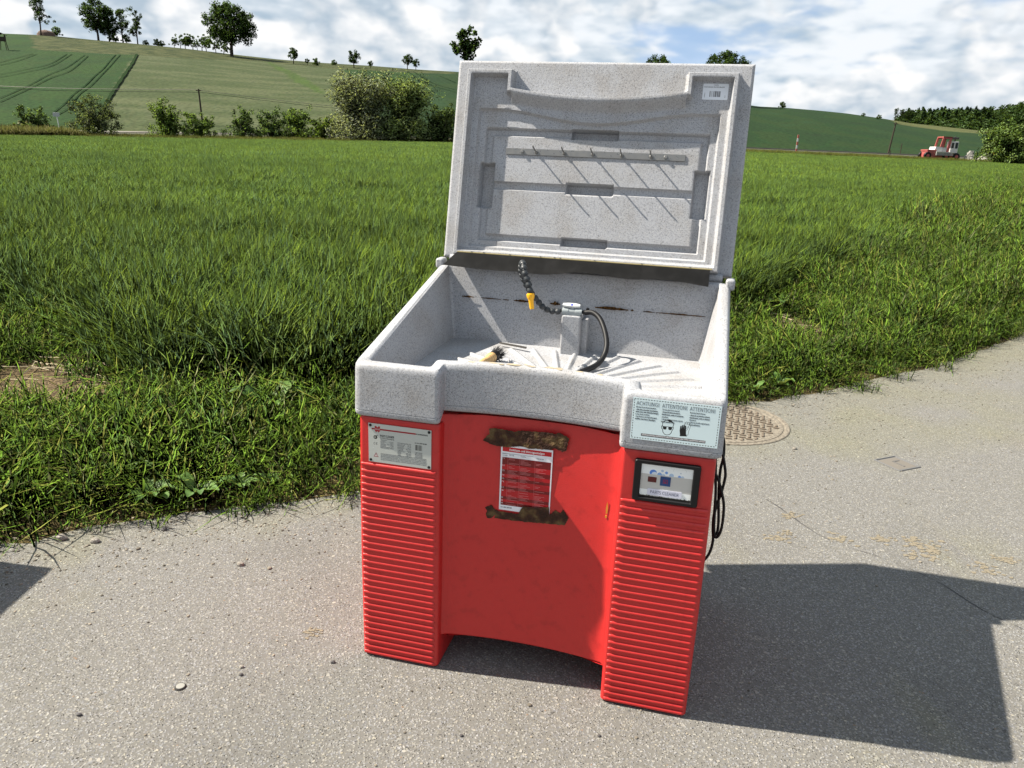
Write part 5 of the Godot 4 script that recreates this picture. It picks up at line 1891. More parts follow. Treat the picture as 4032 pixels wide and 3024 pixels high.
func build_hedge() -> void:
	var green := [Color(0.186, 0.284, 0.075), Color(0.153, 0.240, 0.066), Color(0.229, 0.328, 0.092)]
	var dark := [Color(0.131, 0.201, 0.075), Color(0.163, 0.245, 0.087), Color(0.109, 0.170, 0.066)]
	var fresh := [Color(0.197, 0.284, 0.061), Color(0.153, 0.229, 0.056)]
	var grey := [Color(0.330, 0.370, 0.235), Color(0.280, 0.320, 0.190), Color(0.240, 0.280, 0.155), Color(0.390, 0.425, 0.300)]
	var H := func(x: float, z: float) -> Vector3: return Vector3(x, land(x, z) + 0.1, z)
	bush("hedge_bush", H.call(-76.0, -113.0), 3.5, 3.6, dark, "small dark bush beside the pale tall grass", "bush", "bush", 101, 90, 0.22)
	bush("hedge_bush", H.call(-66.5, -110.0), 4.6, 4.6, dark, "dark shrub with cream blossom behind it by the railway sign", "bush", "bush", 102, 130, 0.21)
	bush("elder_bush", H.call(-67.2, -108.5), 3.0, 2.6, [Color(0.218, 0.284, 0.087), Color(0.612, 0.634, 0.415), Color(0.197, 0.262, 0.087)], "low elder bush covered in cream blossom", "bush", "bush", 103, 80, 0.19)
	bush("hedge_bush", H.call(-55.0, -103.0), 6.6, 5.9, [Color(0.163, 0.207, 0.098), Color(0.131, 0.170, 0.078), Color(0.109, 0.131, 0.078)], "grey green overgrown bush with hanging dead stems", "bush", "bush", 104, 230, 0.19)
	bush("hedge_bush", H.call(-45.2, -103.0), 4.4, 5.5, green, "rounded upright fresh green bush left of the wire pole", "bush", "bush", 105, 200, 0.19)
	bush("hedge_bush", H.call(-41.6, -104.0), 4.4, 3.8, green, "low spreading bush at the foot of the wire pole", "bush", "bush", 106, 120, 0.19)
	bush("hedge_bush", H.call(-36.4, -105.0), 4.6, 4.4, dark, "bushy thicket between wire pole and willows, lower half", "bush", "bush", 107, 120, 0.20)
	bush("hedge_bush", H.call(-32.6, -105.5), 4.6, 4.6, dark, "dark domed bush in the middle of the hedge row", "bush", "bush", 108, 130, 0.20)
	bush("hedge_bush", H.call(-29.6, -106.0), 4.2, 5.2, green, "pointed leafy bush touching the grey willow", "bush", "bush", 109, 150, 0.20)
	bush("hedge_bush", H.call(-26.6, -105.0), 4.4, 3.6, fresh, "low yellowish bush before the willow's skirt", "bush", "bush", 110, 110, 0.20)
	bush("willow_tree", H.call(-21.5, -106.5), 8.8, 9.2, grey, "big silver grey willow blown by the wind", "tree", "willow", 111, 1300, 0.15)
	bush("willow_tree", H.call(-15.9, -107.5), 7.8, 8.8, [Color(0.284, 0.361, 0.148), Color(0.229, 0.306, 0.118), Color(0.338, 0.415, 0.192)], "greener willow grown together with the silver one", "tree", "willow", 112, 1150, 0.15)
	bush("hedge_bush", H.call(-11.0, -109.0), 5.4, 5.6, [Color(0.153, 0.214, 0.078), Color(0.127, 0.179, 0.061)], "rounded bush half hidden by the lid", "bush", "bush", 113, 190, 0.21)
	bush("hedge_bush", H.call(-6.0, -110.0), 5.0, 5.0, dark, "dark bush hidden behind the lid beside the rounded one", "bush", "bush", 114, 130, 0.21)
	bush("maple_bush", H.call(68.2, -114.5), 6.6, 7.0, [Color(0.197, 0.296, 0.087), Color(0.251, 0.350, 0.131), Color(0.163, 0.251, 0.066)], "light green leafy tree in front of the scrap yard", "tree", "bush", 115, 300, 0.25)
	bush("maple_bush", H.call(73.5, -115.5), 7.0, 7.2, [Color(0.186, 0.240, 0.075), Color(0.153, 0.207, 0.061)], "brownish green tree at the far end of the scrap yard", "tree", "bush", 116, 300, 0.24)
	# wooden wire pole with its lines, and the sign and posts along the track
	wire_pole(Vector3(-52.6, land(-52.6, -133.0), -133.0), 5.6, 0.06, "leaning wooden wire pole standing in the pale meadow", true)
	wire_pole(Vector3(67.6, land(67.6, -149.0), -149.0), 5.6, -0.11, "leaning bare pole in the dark green slope by the track", false)
	var sp := MB.new()
	tube(sp, PackedVector3Array([Vector3(0, 0, 0), Vector3(-0.25, 2.6, 0)]), [0.06], 6)
	var sign := thing("track_sign", "small white sign on a leaning post beside the railway", "sign", Vector3(-66.0, land(-66.0, -115.0) + 0.3, -115.0))
	obj("post", sp.mesh(30), M.pale_plastic, sign)
	sp = MB.new()
	rbox(sp, Vector3(-0.27, 2.7, 0.05), Vector3(0.95, 0.55, 0.05), 0.02)
	obj("board", sp.mesh(), mat(Color(0.36, 0.38, 0.37), 0.6), sign)
	var mk := thing("marker_post", "thin red and white banded marker post by the track", "post", Vector3(45.6, land(45.6, -134.0), -134.0))
	for k in 5:
		sp = MB.new()
		rbox(sp, Vector3(0, 0.5 + k * 0.55 + 0.26, 0), Vector3(0.26, 0.53, 0.12), 0.02)
		obj("band", sp.mesh(), M.paint_white if k % 2 == 1 else mat(Color(0.40, 0.11, 0.08), 0.6), mk)
	for p in [[64.9, -138.5, 2.6], [67.5, -130.0, 1.7], [58.6, -128.5, 1.4]]:
		sp = MB.new()
		tube(sp, PackedVector3Array([Vector3(0, -0.2, 0), Vector3(0.03, p[2], 0)]), [0.07], 6)
		var o := obj("fence_post", sp.mesh(30), M.bark)
		o.position = Vector3(p[0], land(p[0], p[1]), p[1])
		tag(o, "plain short wooden post near the red loader", "post", "posts near the red loader")


func wire_pole(at: Vector3, high: float, lean: float, label: String, wires: bool) -> void:
	var t := thing("wire_pole", label, "pole", at)
	var m := MB.new()
	var top := Vector3(-lean * high * 0.8, high, 0)
	tube(m, PackedVector3Array([Vector3(0, -0.3, 0), top]), [0.17, 0.12], 7)
	obj("shaft", m.mesh(40), M.bark, t)
	m = MB.new()
	rbox(m, top + Vector3(0, -0.25, 0), Vector3(0.9, 0.12, 0.12), 0.02)
	obj("crossarm", m.mesh(), M.bark, t)
	if wires:
		for k in 2:
			m = MB.new()
			var a := top + Vector3(-0.35 + 0.7 * k, -0.15 - 0.35 * k, 0)
			tube(m, spline([a + Vector3(-58, 0.5, 4), a + Vector3(-30, -0.75, 2), a], 10), [0.028], 4, false)
			tube(m, spline([a, a + Vector3(20, -1.5, -1), a + Vector3(45, -2.4, -2)], 10), [0.028], 4, false)
			obj("wire", m.mesh(60), M.dark_steel, t)


func build_yard() -> void:
	# red and white loader
	var y0 := land(66.5, -128.0) + 0.35
	var t := thing("loader_truck", "faded red and white heavy forklift parked at the field's far edge", "forklift", Vector3(66.4, y0, -128.0), 0.0)
	t.scale = Vector3.ONE * 0.92
	var m := MB.new()
	rbox(m, Vector3(-2.15, 0.75, 0), Vector3(1.5, 1.1, 2.3), 0.08)
	rbox(m, Vector3(0.2, 0.62, 0), Vector3(4.7, 0.72, 2.2), 0.08)
	rbox(m, Vector3(-2.2, 1.42, 0), Vector3(1.6, 0.24, 2.35), 0.06)
	obj("chassis", m.mesh(), M.paint_red, t)
	m = MB.new()
	prism(m, PackedVector2Array([Vector2(-1.75, 1.30), Vector2(-1.55, 2.05), Vector2(-0.45, 2.05), Vector2(-0.45, 1.30)]), 2.0, Transform3D(Basis(), Vector3(0, 0, -1.0)))
	obj("bonnet", m.mesh(20), M.paint_white, t)
	m = MB.new()
	prism(m, PackedVector2Array([Vector2(-0.42, 1.30), Vector2(-0.42, 1.95), Vector2(0.35, 1.95), Vector2(0.35, 1.30)]), 1.9, Transform3D(Basis(), Vector3(0, 0, -0.95)))
	obj("side_cover", m.mesh(20), mat(Color(0.40, 0.40, 0.40), 0.6), t)
	m = MB.new()
	for z in [-1.0, 0.86]:
		prism(m, PackedVector2Array([Vector2(-0.85, 2.0), Vector2(-0.55, 3.75), Vector2(0.95, 3.75), Vector2(0.95, 3.45), Vector2(-0.30, 3.38), Vector2(-0.55, 2.0)]), 0.14, Transform3D(Basis(), Vector3(0, 0, z)))
		prism(m, PackedVector2Array([Vector2(0.30, 1.2), Vector2(0.62, 3.45), Vector2(0.95, 3.45), Vector2(0.75, 1.2)]), 0.14, Transform3D(Basis(), Vector3(0, 0, z)))
	rbox(m, Vector3(0.2, 3.66, 0), Vector3(1.5, 0.16, 2.0), 0.02)
	obj("mast_frame", m.mesh(20), M.paint_red, t)
	m = MB.new()
	rbox(m, Vector3(1.7, 3.55, -0.3), Vector3(1.6, 0.35, 1.2), 0.05)
	rbox(m, Vector3(2.45, 2.6, -0.9), Vector3(0.2, 2.6, 0.2), 0.03)
	obj("lift_gear", m.mesh(), M.dark_steel, t)
	m = MB.new()
	rbox(m, Vector3(1.62, 2.05, 0.2), Vector3(1.25, 1.9, 1.5), 0.05)
	var cab := obj("cab", m.mesh(), M.paint_white, t)
	m = MB.new()
	rbox(m, Vector3(1.28, 2.35, 0.952), Vector3(0.42, 0.90, 0.02), 0.005)
	obj("window", m.mesh(), M.glass, cab)
	m = MB.new()
	rbox(m, Vector3(1.93, 2.35, 0.952), Vector3(0.46, 0.95, 0.02), 0.005)
	obj("window", m.mesh(), M.glass, cab)
	m = MB.new()
	for k in 4: rbox(m, Vector3(-0.05 - 0.05 * k, 0.72 + k * 0.16, 1.25), Vector3(2.9 - 0.1 * k, 0.10, 0.5), 0.02)
	obj("fork_stack", m.mesh(), mat(Color(0.34, 0.34, 0.32), 0.7), t)
	var w := MB.new()
	lathe(w, [[0.28, -0.22], [0.56, -0.22], [0.62, -0.14], [0.62, 0.14], [0.56, 0.22], [0.28, 0.22]], 18, Transform3D(Basis(Vector3.RIGHT, PI / 2)))
	for p in [[-2.75, 1.0], [2.1, 1.05], [0.35, 1.1], [-2.75, -1.0], [2.1, -1.05]]:
		var o := obj("wheel", w.mesh(30), M.black, t)
		o.position = Vector3(p[0], 0.55, p[1])
		var hub := MB.new()
		lathe(hub, [[0.10, -0.235], [0.27, -0.225], [0.27, 0.225], [0.10, 0.235]], 14, Transform3D(Basis(Vector3.RIGHT, PI / 2)))
		obj("rim", hub.mesh(30), M.paint_red, o)
	m = MB.new()
	prism(m, PackedVector2Array([Vector2(-2.35, 0.75), Vector2(-2.15, 1.0), Vector2(-2.05, 1.0), Vector2(-2.25, 0.75), Vector2(-2.05, 0.5), Vector2(-2.15, 0.5)]), 0.02, Transform3D(Basis(), Vector3(0, 0, 1.155)))
	prism(m, PackedVector2Array([Vector2(-2.05, 0.75), Vector2(-1.85, 1.0), Vector2(-1.75, 1.0), Vector2(-1.95, 0.75), Vector2(-1.75, 0.5), Vector2(-1.85, 0.5)]), 0.02, Transform3D(Basis(), Vector3(0, 0, 1.155)))
	obj("chevron", m.mesh(20), mat(Color(0.20, 0.06, 0.06), 0.6), t)
	# rubble and gravel
	rng.seed = 57
	for e in [[70.6, -127.0, 1.0, 1.5, Color(0.17, 0.165, 0.15), "rubble_heap", "steep heap of broken concrete beside the forklift"], [72.6, -125.5, 2.6, 1.2, Color(0.20, 0.19, 0.16), "gravel_heap", "low cone of grey gravel behind the light green tree"], [76.0, -122.0, 3.0, 2.4, Color(0.17, 0.165, 0.15), "rubble_heap", "wide pile of pale rubble behind the brownish tree"]]:
		var hp := thing(e[5], e[6], "heap", Vector3(e[0], land(e[0], e[1]) + 0.3, e[1]))
		var q := MB.new()
		var loops := []
		for l in [[1.0, -0.3], [0.8, 0.3], [0.5, 0.72], [0.2, 0.98]]:
			var pp := PackedVector3Array()
			for k in 12: pp.append(Vector3(cos(TAU * k / 12) * e[2] * l[0] * rng.randf_range(0.85, 1.15), l[1] * e[3] * rng.randf_range(0.85, 1.1), sin(TAU * k / 12) * e[2] * 0.7 * l[0]))
			loops.append(pp)
		q.loft(loops, true, true, true)
		obj("mound", q.solid().mesh(20), mat(e[4], 0.95), hp)
		if e[5] == "rubble_heap":
			var r := MB.new()
			for k in 46:
				var a := rng.randf() * TAU
				var u := sqrt(rng.randf())
				rbox(r, Vector3(cos(a) * e[2] * u, e[3] * (1.0 - u) + 0.05, sin(a) * e[2] * 0.7 * u), Vector3(rng.randf_range(0.15, 0.6), rng.randf_range(0.1, 0.35), rng.randf_range(0.15, 0.5)), 0.02)
			tag(obj("rubble", r.mesh(20), mat(Color(0.36, 0.35, 0.32), 0.9), hp), "", "", "", "stuff")
	# digger half hidden behind the trees
	var dg := thing("yellow_digger", "small yellow digger with grey cab half hidden behind trees", "digger", Vector3(73.0, land(73.0, -120.0) + 0.3, -120.0))
	m = MB.new()
	rbox(m, Vector3(0, 1.0, 0), Vector3(2.4, 0.7, 1.6), 0.08)
	obj("body", m.mesh(), mat(Color(0.55, 0.32, 0.03), 0.6), dg)
	m = MB.new()
	rbox(m, Vector3(0.2, 2.1, 0), Vector3(1.2, 1.5, 1.3), 0.06)
	obj("cab", m.mesh(), mat(Color(0.18, 0.21, 0.22), 0.4), dg)
	m = MB.new()
	for z in [-0.8, 0.8]: rbox(m, Vector3(0, 0.35, z), Vector3(2.8, 0.7, 0.4), 0.2)
	obj("track", m.mesh(), M.black, dg)
	m = MB.new()
	tube(m, spline([Vector3(-1.0, 1.3, 0), Vector3(-1.9, 2.8, 0), Vector3(-2.9, 2.2, 0), Vector3(-3.0, 0.9, 0)], 4), [0.18], 6)
	obj("arm", m.mesh(40), mat(Color(0.55, 0.32, 0.03), 0.6), dg)


# ---------------------------------------------------------------- things on the road

func build_road_details() -> void:
	# big round manhole cover, rusty and studded
	var c := Vector3(1.28, 0.0, -4.50)
	var t := thing("manhole_cover", "round rusty studded manhole cover beside the grass verge", "manhole cover", c, 0.3)
	var m := MB.new()
	lathe(m, [[0.425, -0.03], [0.425, 0.003], [0.420, 0.006], [0.400, 0.006], [0.396, 0.001], [0.390, 0.001]], 48)
	obj("frame_ring", m.mesh(30), M.rust, t)
	m = MB.new()
	lathe(m, [[0.386, -0.02], [0.386, 0.003], [0.382, 0.005], [0.362, 0.005], [0.358, 0.002], [0.02, 0.002]], 48)
	obj("plate", m.mesh(30), M.rust, t)
	var stud := MB.new()
	rbox(stud, Vector3(0, 0.0035, 0), Vector3(0.036, 0.009, 0.013), 0.003)
	var sm := stud.mesh()
	for j in range(-10, 11):
		for i in range(-8, 9):
			var p := Vector3(i * 0.046 + (0.023 if j % 2 else 0.0), 0.001, j * 0.034)
			if p.length() > 0.345: continue
			var o := obj("stud", sm, M.dark_rust, t)
			o.position = p
			o.rotation.y = 0.9 if (i + j) % 2 else -0.6
	# small square valve cap sunk in the asphalt
	t = thing("valve_cap", "small worn square iron valve cap set in the asphalt", "valve cap", Vector3(2.105, 0.0, -3.895), 0.45)
	m = MB.new()
	var loops := []
	for l in [[0.085, -0.03], [0.085, 0.003], [0.083, 0.005], [0.076, 0.005], [0.074, 0.001]]: loops.append(rect_loop(0, 0, l[0], l[0], 0.006, l[1]))
	m.loft(loops, true, false, true)
	obj("frame", m.solid().mesh(30), mat(Color(0.10, 0.10, 0.10), 0.7), t)
	m = MB.new()
	rbox(m, Vector3(0, -0.008, 0), Vector3(0.14, 0.02, 0.14), 0.004)
	obj("lid", m.mesh(), mat(Color(0.125, 0.112, 0.095), 0.9), t)
	m = MB.new()
	rbox(m, Vector3(0, 0.0025, 0.01), Vector3(0.012, 0.004, 0.075), 0.002)
	rbox(m, Vector3(0.02, 0.0025, -0.026), Vector3(0.05, 0.004, 0.012), 0.002)
	obj("cast_mark", m.mesh(), mat(Color(0.09, 0.085, 0.08), 0.7), t)
	# flattened bottle cap
	t = thing("bottle_cap", "flattened crown cork lying alone on the asphalt", "bottle cap", Vector3(-0.935, 0.001, -1.89), 0.0)
	m = MB.new()
	var outer := PackedVector3Array()
	var tops := PackedVector3Array()
	for k in 42:
		var r := 0.0165 + 0.0012 * cos(k * PI)
		outer.append(Vector3(cos(TAU * k / 42) * r, 0.0, sin(TAU * k / 42) * r))
		tops.append(Vector3(cos(TAU * k / 42) * 0.0135, 0.004, sin(TAU * k / 42) * 0.0135))
	m.loft([outer, tops], true, true, true)
	obj("crimped_rim", m.solid().mesh(20), M.dark_steel, t)
	m = MB.new()
	lathe(m, [[0.0122, 0.0035], [0.0122, 0.0046], [0.010, 0.0049]], 20)
	obj("cap_face", m.mesh(30), mat(Color(0.24, 0.235, 0.21), 0.5), t)
	# single stones lying on the road
	rng.seed = 15
	var i := 0
	for p in [[-1.0, -2.58, 0.015, "pale pebble"], [-1.16, -1.76, 0.008, "dark chip of stone"], [-0.52, -2.03, 0.008, "dark chip of stone"], [-0.79, -1.99, 0.008, "pale pebble"], [-0.78, -1.955, 0.007, "dark chip of stone"], [-1.76, -2.72, 0.024, "pale pebble"], [-1.62, -2.71, 0.019, "pale pebble"], [-1.40, -2.83, 0.014, "dark chip of stone"], [-0.10, -1.74, 0.006, "dark chip of stone"], [0.28, -1.76, 0.006, "dark chip of stone"], [1.60, -4.05, 0.014, "pale pebble"]]:
		var s := MB.new()
		var ls := []
		for l in [[0.3, -0.4], [0.8, -0.25], [1.0, 0.1], [0.75, 0.5], [0.3, 0.7]]:
			var q := PackedVector3Array()
			for k in 8: q.append(Vector3(cos(TAU * k / 8) * l[0] * rng.randf_range(0.8, 1.2), l[1], sin(TAU * k / 8) * l[0] * 0.8 * rng.randf_range(0.8, 1.2)) * p[2])
			ls.append(q)
		s.loft(ls, true, true, true)
		var dark: bool = p[3].begins_with("dark")
		var o := obj("pebble", s.solid().mesh(35), mat(Color(0.055, 0.05, 0.05), 0.8) if dark else M.stone)
		o.position = Vector3(p[0], p[2] * 0.22, p[1])
		tag(o, "small " + p[3] + " lying loose on the grey asphalt", "stone", p[3] + "s on the road")
		i += 1
	# fine grit along the edge of the asphalt
	var g := MB.new()
	lathe(g, [[0.3, -0.4], [1.0, 0.0], [0.8, 0.5], [0.2, 0.7]], 6)
	var mm := MultiMesh.new()
	mm.transform_format = MultiMesh.TRANSFORM_3D
	mm.use_colors = true
	mm.mesh = g.mesh(30)
	mm.instance_count = 5200
	for k in 5200:
		var x := rng.randf_range(-3.0, 6.0)
		var out := absf(rng.randfn(0.0, 0.35 if x < 0.8 else 0.6)) - 0.03
		var sz := rng.randf_range(0.0018, 0.0055) * (1.7 if rng.randf() < 0.04 else 1.0)
		if k > 4300:
			x = rng.randf_range(-2.4, 3.5)
			out = rng.randf_range(0.0, 2.4)
			sz *= 0.8
		mm.set_instance_transform(k, Transform3D(Basis(Vector3.UP, rng.randf() * TAU) * Basis.from_scale(Vector3(sz * rng.randf_range(0.8, 1.6), sz * 0.8, sz)), Vector3(x, sz * 0.2, road_edge(x) + out)))
		var v := rng.randf_range(0.05, 0.26)
		mm.set_instance_color(k, Color(v, v * 0.88, v * 0.70))
	var o2 := MultiMeshInstance3D.new()
	o2.name = "grit"
	o2.multimesh = mm
	o2.material_override = vmat(0.9)
	add_child(o2)
	tag(o2, "fine loose grit scattered along the road edge", "gravel", "", "stuff")
	# a crack sealed with dark bitumen
	m = MB.new()
	var a := PackedVector3Array()
	var b := PackedVector3Array()
	var path := spline([Vector3(1.18, 0.0015, -3.42), Vector3(1.25, 0.0015, -3.33), Vector3(1.37, 0.0015, -3.0), Vector3(1.57, 0.0015, -2.82), Vector3(1.69, 0.0015, -2.66), Vector3(1.76, 0.0015, -2.47), Vector3(1.90, 0.0015, -2.28), Vector3(2.1, 0.0015, -2.0)], 10)
	for k in path.size():
		var w := 0.0055 * rng.randf_range(0.4, 1.2) * smoothstep(0, 12, k)
		a.append(path[k] + Vector3(w + rng.randfn() * 0.001, 0, w))
		b.append(path[k] - Vector3(w, 0, w))
	m.loft([a, b], false)
	if (m.v[m.f[2]] - m.v[m.f[0]]).cross(m.v[m.f[1]] - m.v[m.f[0]]).y < 0.0: m.flip()
	obj("crack", m.mesh(60), mat(Color(0.045, 0.044, 0.045), 0.85), get_node("road"))
	# dabs of yellow sand trodden on to the asphalt
	rng.seed = 16
	for p in [[1.78, -2.98, 0.075], [1.80, -2.91, 0.05], [1.63, -3.0, 0.05], [1.43, -2.99, 0.055], [2.07, -2.86, 0.05], [1.16, -2.97, 0.05], [1.22, -3.02, 0.035], [-0.62, -2.18, 0.035], [1.72, -2.86, 0.06], [1.95, -2.78, 0.06], [1.30, -3.2, 0.05]]:
		m = MB.new()
		for fleck in 34:
			var pts := PackedVector2Array()
			var o := Vector2(rng.randfn() * p[2] * 0.5, rng.randfn() * p[2] * 0.36)
			var big: float = rng.randf_range(0.05, 0.22) * p[2]
			for k in 9:
				var r: float = big * rng.randf_range(0.5, 1.0)
				pts.append(o + Vector2(cos(TAU * k / 9) * r * 1.4, sin(TAU * k / 9) * r))
			prism(m, pts, 0.0010 + fleck * 0.00002, Transform3D(Basis(Vector3(1, 0, 0), Vector3(0, 0, -1), Vector3(0, 1, 0)), Vector3.ZERO))
		var s := obj("sand_dab", m.mesh(20), M.sand, get_node("road"))
		s.position = Vector3(p[0], 0.0004, p[1])
	# unseen crate, its form made up, added to cast a shadow on the road
	t = thing("added_crate", "unseen slatted crate added to cast a shadow on the road", "crate", Vector3(-3.05, 0.0, -2.15))
	for y in 7:
		for side in 4:
			m = MB.new()
			var along_x := side < 2
			rbox(m, Vector3.ZERO, Vector3(0.96 if along_x else 0.02, 0.135, 0.02 if along_x else 0.92), 0.004)
			obj("slat", m.mesh(), M.board, t).position = Vector3(0.0 if along_x else (0.47 if side == 2 else -0.47), 0.075 + y * 0.142, (0.47 if side == 0 else -0.47) if along_x else 0.0)
	m = MB.new()
	rbox(m, Vector3(0, 0.5, 0), Vector3(0.90, 0.98, 0.90), 0.01)
	obj("liner", m.mesh(), mat(Color(0.2, 0.2, 0.2), 0.8), t)


# ---------------------------------------------------------------- crops and grass

func clump(blades: int, reach: float, lo: float, hi: float, width: float, droop: float, tones: Array, seed_: int, seg := 3) -> ArrayMesh:
	rng.seed = seed_
	var v := PackedVector3Array()
	var n := PackedVector3Array()
	var c := PackedColorArray()
	var idx := PackedInt32Array()
	for b in blades:
		var a := rng.randf() * TAU
		var o := Vector3(cos(a), 0, sin(a)) * sqrt(rng.randf()) * reach
		var dir := Vector3(rng.randfn(), 0, rng.randfn()).normalized()
		var h := rng.randf_range(lo, hi)
		var lean := absf(rng.randfn(0.0, droop)) + droop * 0.3
		var side := dir.cross(Vector3.UP)
		side = (side * cos(rng.randf_range(-0.6, 0.6)) + dir * 0.3 * rng.randfn()).normalized()
		var tone: Color = tones[rng.randi() % tones.size()] * rng.randf_range(0.78, 1.22)
		var w := width * rng.randf_range(0.7, 1.2)
		var at := v.size()
		for k in seg + 1:
			var t := float(k) / seg
			var p := o + Vector3(0, h * (t - 0.30 * lean * t * t), 0) + dir * h * lean * t * t
			var ww := w * (1.0 - 0.2 * t) * (0.12 if k == seg else 1.0)
			var run := (Vector3(0, 1.0 - 0.60 * lean * t, 0) + dir * 2.0 * lean * t).normalized()
			var nn := side.cross(run).normalized()
			if nn.y < 0.0: nn = -nn
			v.append(p - side * ww); v.append(p + side * ww)
			n.append(nn); n.append(nn)
			c.append(tone); c.append(tone)
		for k in seg:
			var q := at + k * 2
			idx.append_array(PackedInt32Array([q, q + 1, q + 3, q, q + 3, q + 2]))
	return coloured(v, n, c, idx)


func scatter(called: String, parent: Node3D, meshes: Array, spots: Array, material: Material) -> void:
	# spots: [position, scale, turn, colour, tilt]; dealt out to one MultiMesh for each mesh
	for k in meshes.size():
		var mine := []
		for i in range(k, spots.size(), meshes.size()): mine.append(spots[i])
		var mm := MultiMesh.new()
		mm.transform_format = MultiMesh.TRANSFORM_3D
		mm.use_colors = true
		mm.mesh = meshes[k]
		mm.instance_count = mine.size()
		for i in mine.size():
			var s: Array = mine[i]
			var b := Basis(Vector3.UP, s[2]).scaled(s[1])
			if s.size() > 4: b = Basis(s[4].normalized(), s[4].length()) * b
			mm.set_instance_transform(i, Transform3D(b, s[0]))
			mm.set_instance_color(i, s[3])
		var o := MultiMeshInstance3D.new()
		o.name = called
		o.multimesh = mm
		o.material_override = material
		parent.add_child(o, true)


func build_crops() -> void:
	var field := Node3D.new()
	field.name = "wheat_field"
	add_child(field)
	tag(field, "dense green young wheat filling the field behind the machine", "wheat", "", "stuff")
	var tones := [Color(0.250, 0.415, 0.140), Color(0.215, 0.380, 0.155), Color(0.305, 0.460, 0.130), Color(0.205, 0.345, 0.190)]
	var near := []
	for k in 4: near.append(clump(125, 0.20, 0.38, 0.74, 0.0044, 0.34, tones, 600 + k, 4))
	var mid := []
	for k in 3: mid.append(clump(230, 0.50, 0.36, 0.62, 0.0070, 0.60, tones, 620 + k, 3))
	var far := []
	for k in 3: far.append(clump(400, 1.25, 0.42, 0.60, 0.017, 0.75, tones, 640 + k, 2))
	var small := noise(0.9, 57, 3)
	rng.seed = 66
	var tint := func(_x: float, _z: float) -> Color:
		# plants differ one from another
		var g := rng.randf_range(0.84, 1.16)
		var k := rng.randf()
		return Color(0.98 + 0.24 * k, 1.02 + 0.12 * k, 1.0 - 0.10 * k) * g
	for band in 3:
		var spots := []
		var d0: float = [4.0, 12.0, 34.0][band]
		var d1: float = [12.0, 34.0, 118.0][band]
		var step: float = [0.20, 0.48, 1.2][band]
		var d := d0
		while d < d1:
			var x := -0.78 * d - 1.5
			var end := 0.74 * d + 1.5
			while x < end:
				var px := x + rng.randf_range(-0.5, 0.5) * step
				var pz := -d + rng.randf_range(-0.5, 0.5) * step
				x += step
				if pz > crop_edge(px) + rng.randfn(0, 0.05): continue
				var last := 98.0 + 0.0 if px < -30.0 else lerpf(98.0, 110.0, smoothstep(-30.0, 0.0, px)) + 13.0 * smoothstep(10.0, 40.0, px) - 16.0 * smoothstep(60.0, 75.0, px)
				if -pz > last: continue
				var s := rng.randf_range(0.82, 1.12) * (1.0 + small.get_noise_2d(px * 0.5, pz * 0.5) * 0.22)
				if band == 0: s *= lerpf(0.88, 1.0, smoothstep(0.0, 0.5, crop_edge(px) - pz))
				spots.append([Vector3(px, land(px, pz) - 0.03, pz), Vector3(rng.randf_range(0.9, 1.15), s, rng.randf_range(0.9, 1.15)), rng.randf() * TAU, tint.call(px, pz)])
			d += step
		scatter("wheat", field, [near, mid, far][band], spots, M.crop)
	# tall pale grass at the field's far corner and a strip of rough grass along its end
	var rough := Node3D.new()
	rough.name = "rough_grass"
	add_child(rough)
	tag(rough, "pale tall grass between the wheat and the railway", "grass", "", "stuff")
	var pale := [clump(60, 0.5, 0.3, 0.75, 0.018, 0.5, [Color(0.25, 0.29, 0.09), Color(0.31, 0.32, 0.14), Color(0.19, 0.25, 0.07)], 660, 2)]
	var list := []
	for k in 9000:
		var px := rng.randf_range(-84.0, 84.0)
		var last := 98.0 if px < -30.0 else lerpf(98.0, 110.0, smoothstep(-30.0, 0.0, px)) + 13.0 * smoothstep(10.0, 40.0, px) - 16.0 * smoothstep(60.0, 75.0, px)
		var pz := -last - rng.randf_range(0.0, 12.0)
		var s := rng.randf_range(0.7, 1.3)
		list.append([Vector3(px, land(px, pz), pz), Vector3(s, s, s), rng.randf() * TAU, Color(1, 1, 1) * rng.randf_range(0.75, 1.2)])
	for k in 1500:
		var px := rng.randf_range(-68.0, -49.0)
		var pz := rng.randf_range(-99.5, -90.0)
		if px > -60.0 + (pz + 90.0) * -1.0 - 9.0 + 6.0: continue
		var s := rng.randf_range(1.3, 2.1)
		list.append([Vector3(px, land(px, pz), pz), Vector3(s, s * 1.25, s), rng.randf() * TAU, Color(1.35, 1.25, 1.35) * rng.randf_range(0.75, 1.15)])
	scatter("rough", rough, pale, list, M.crop)


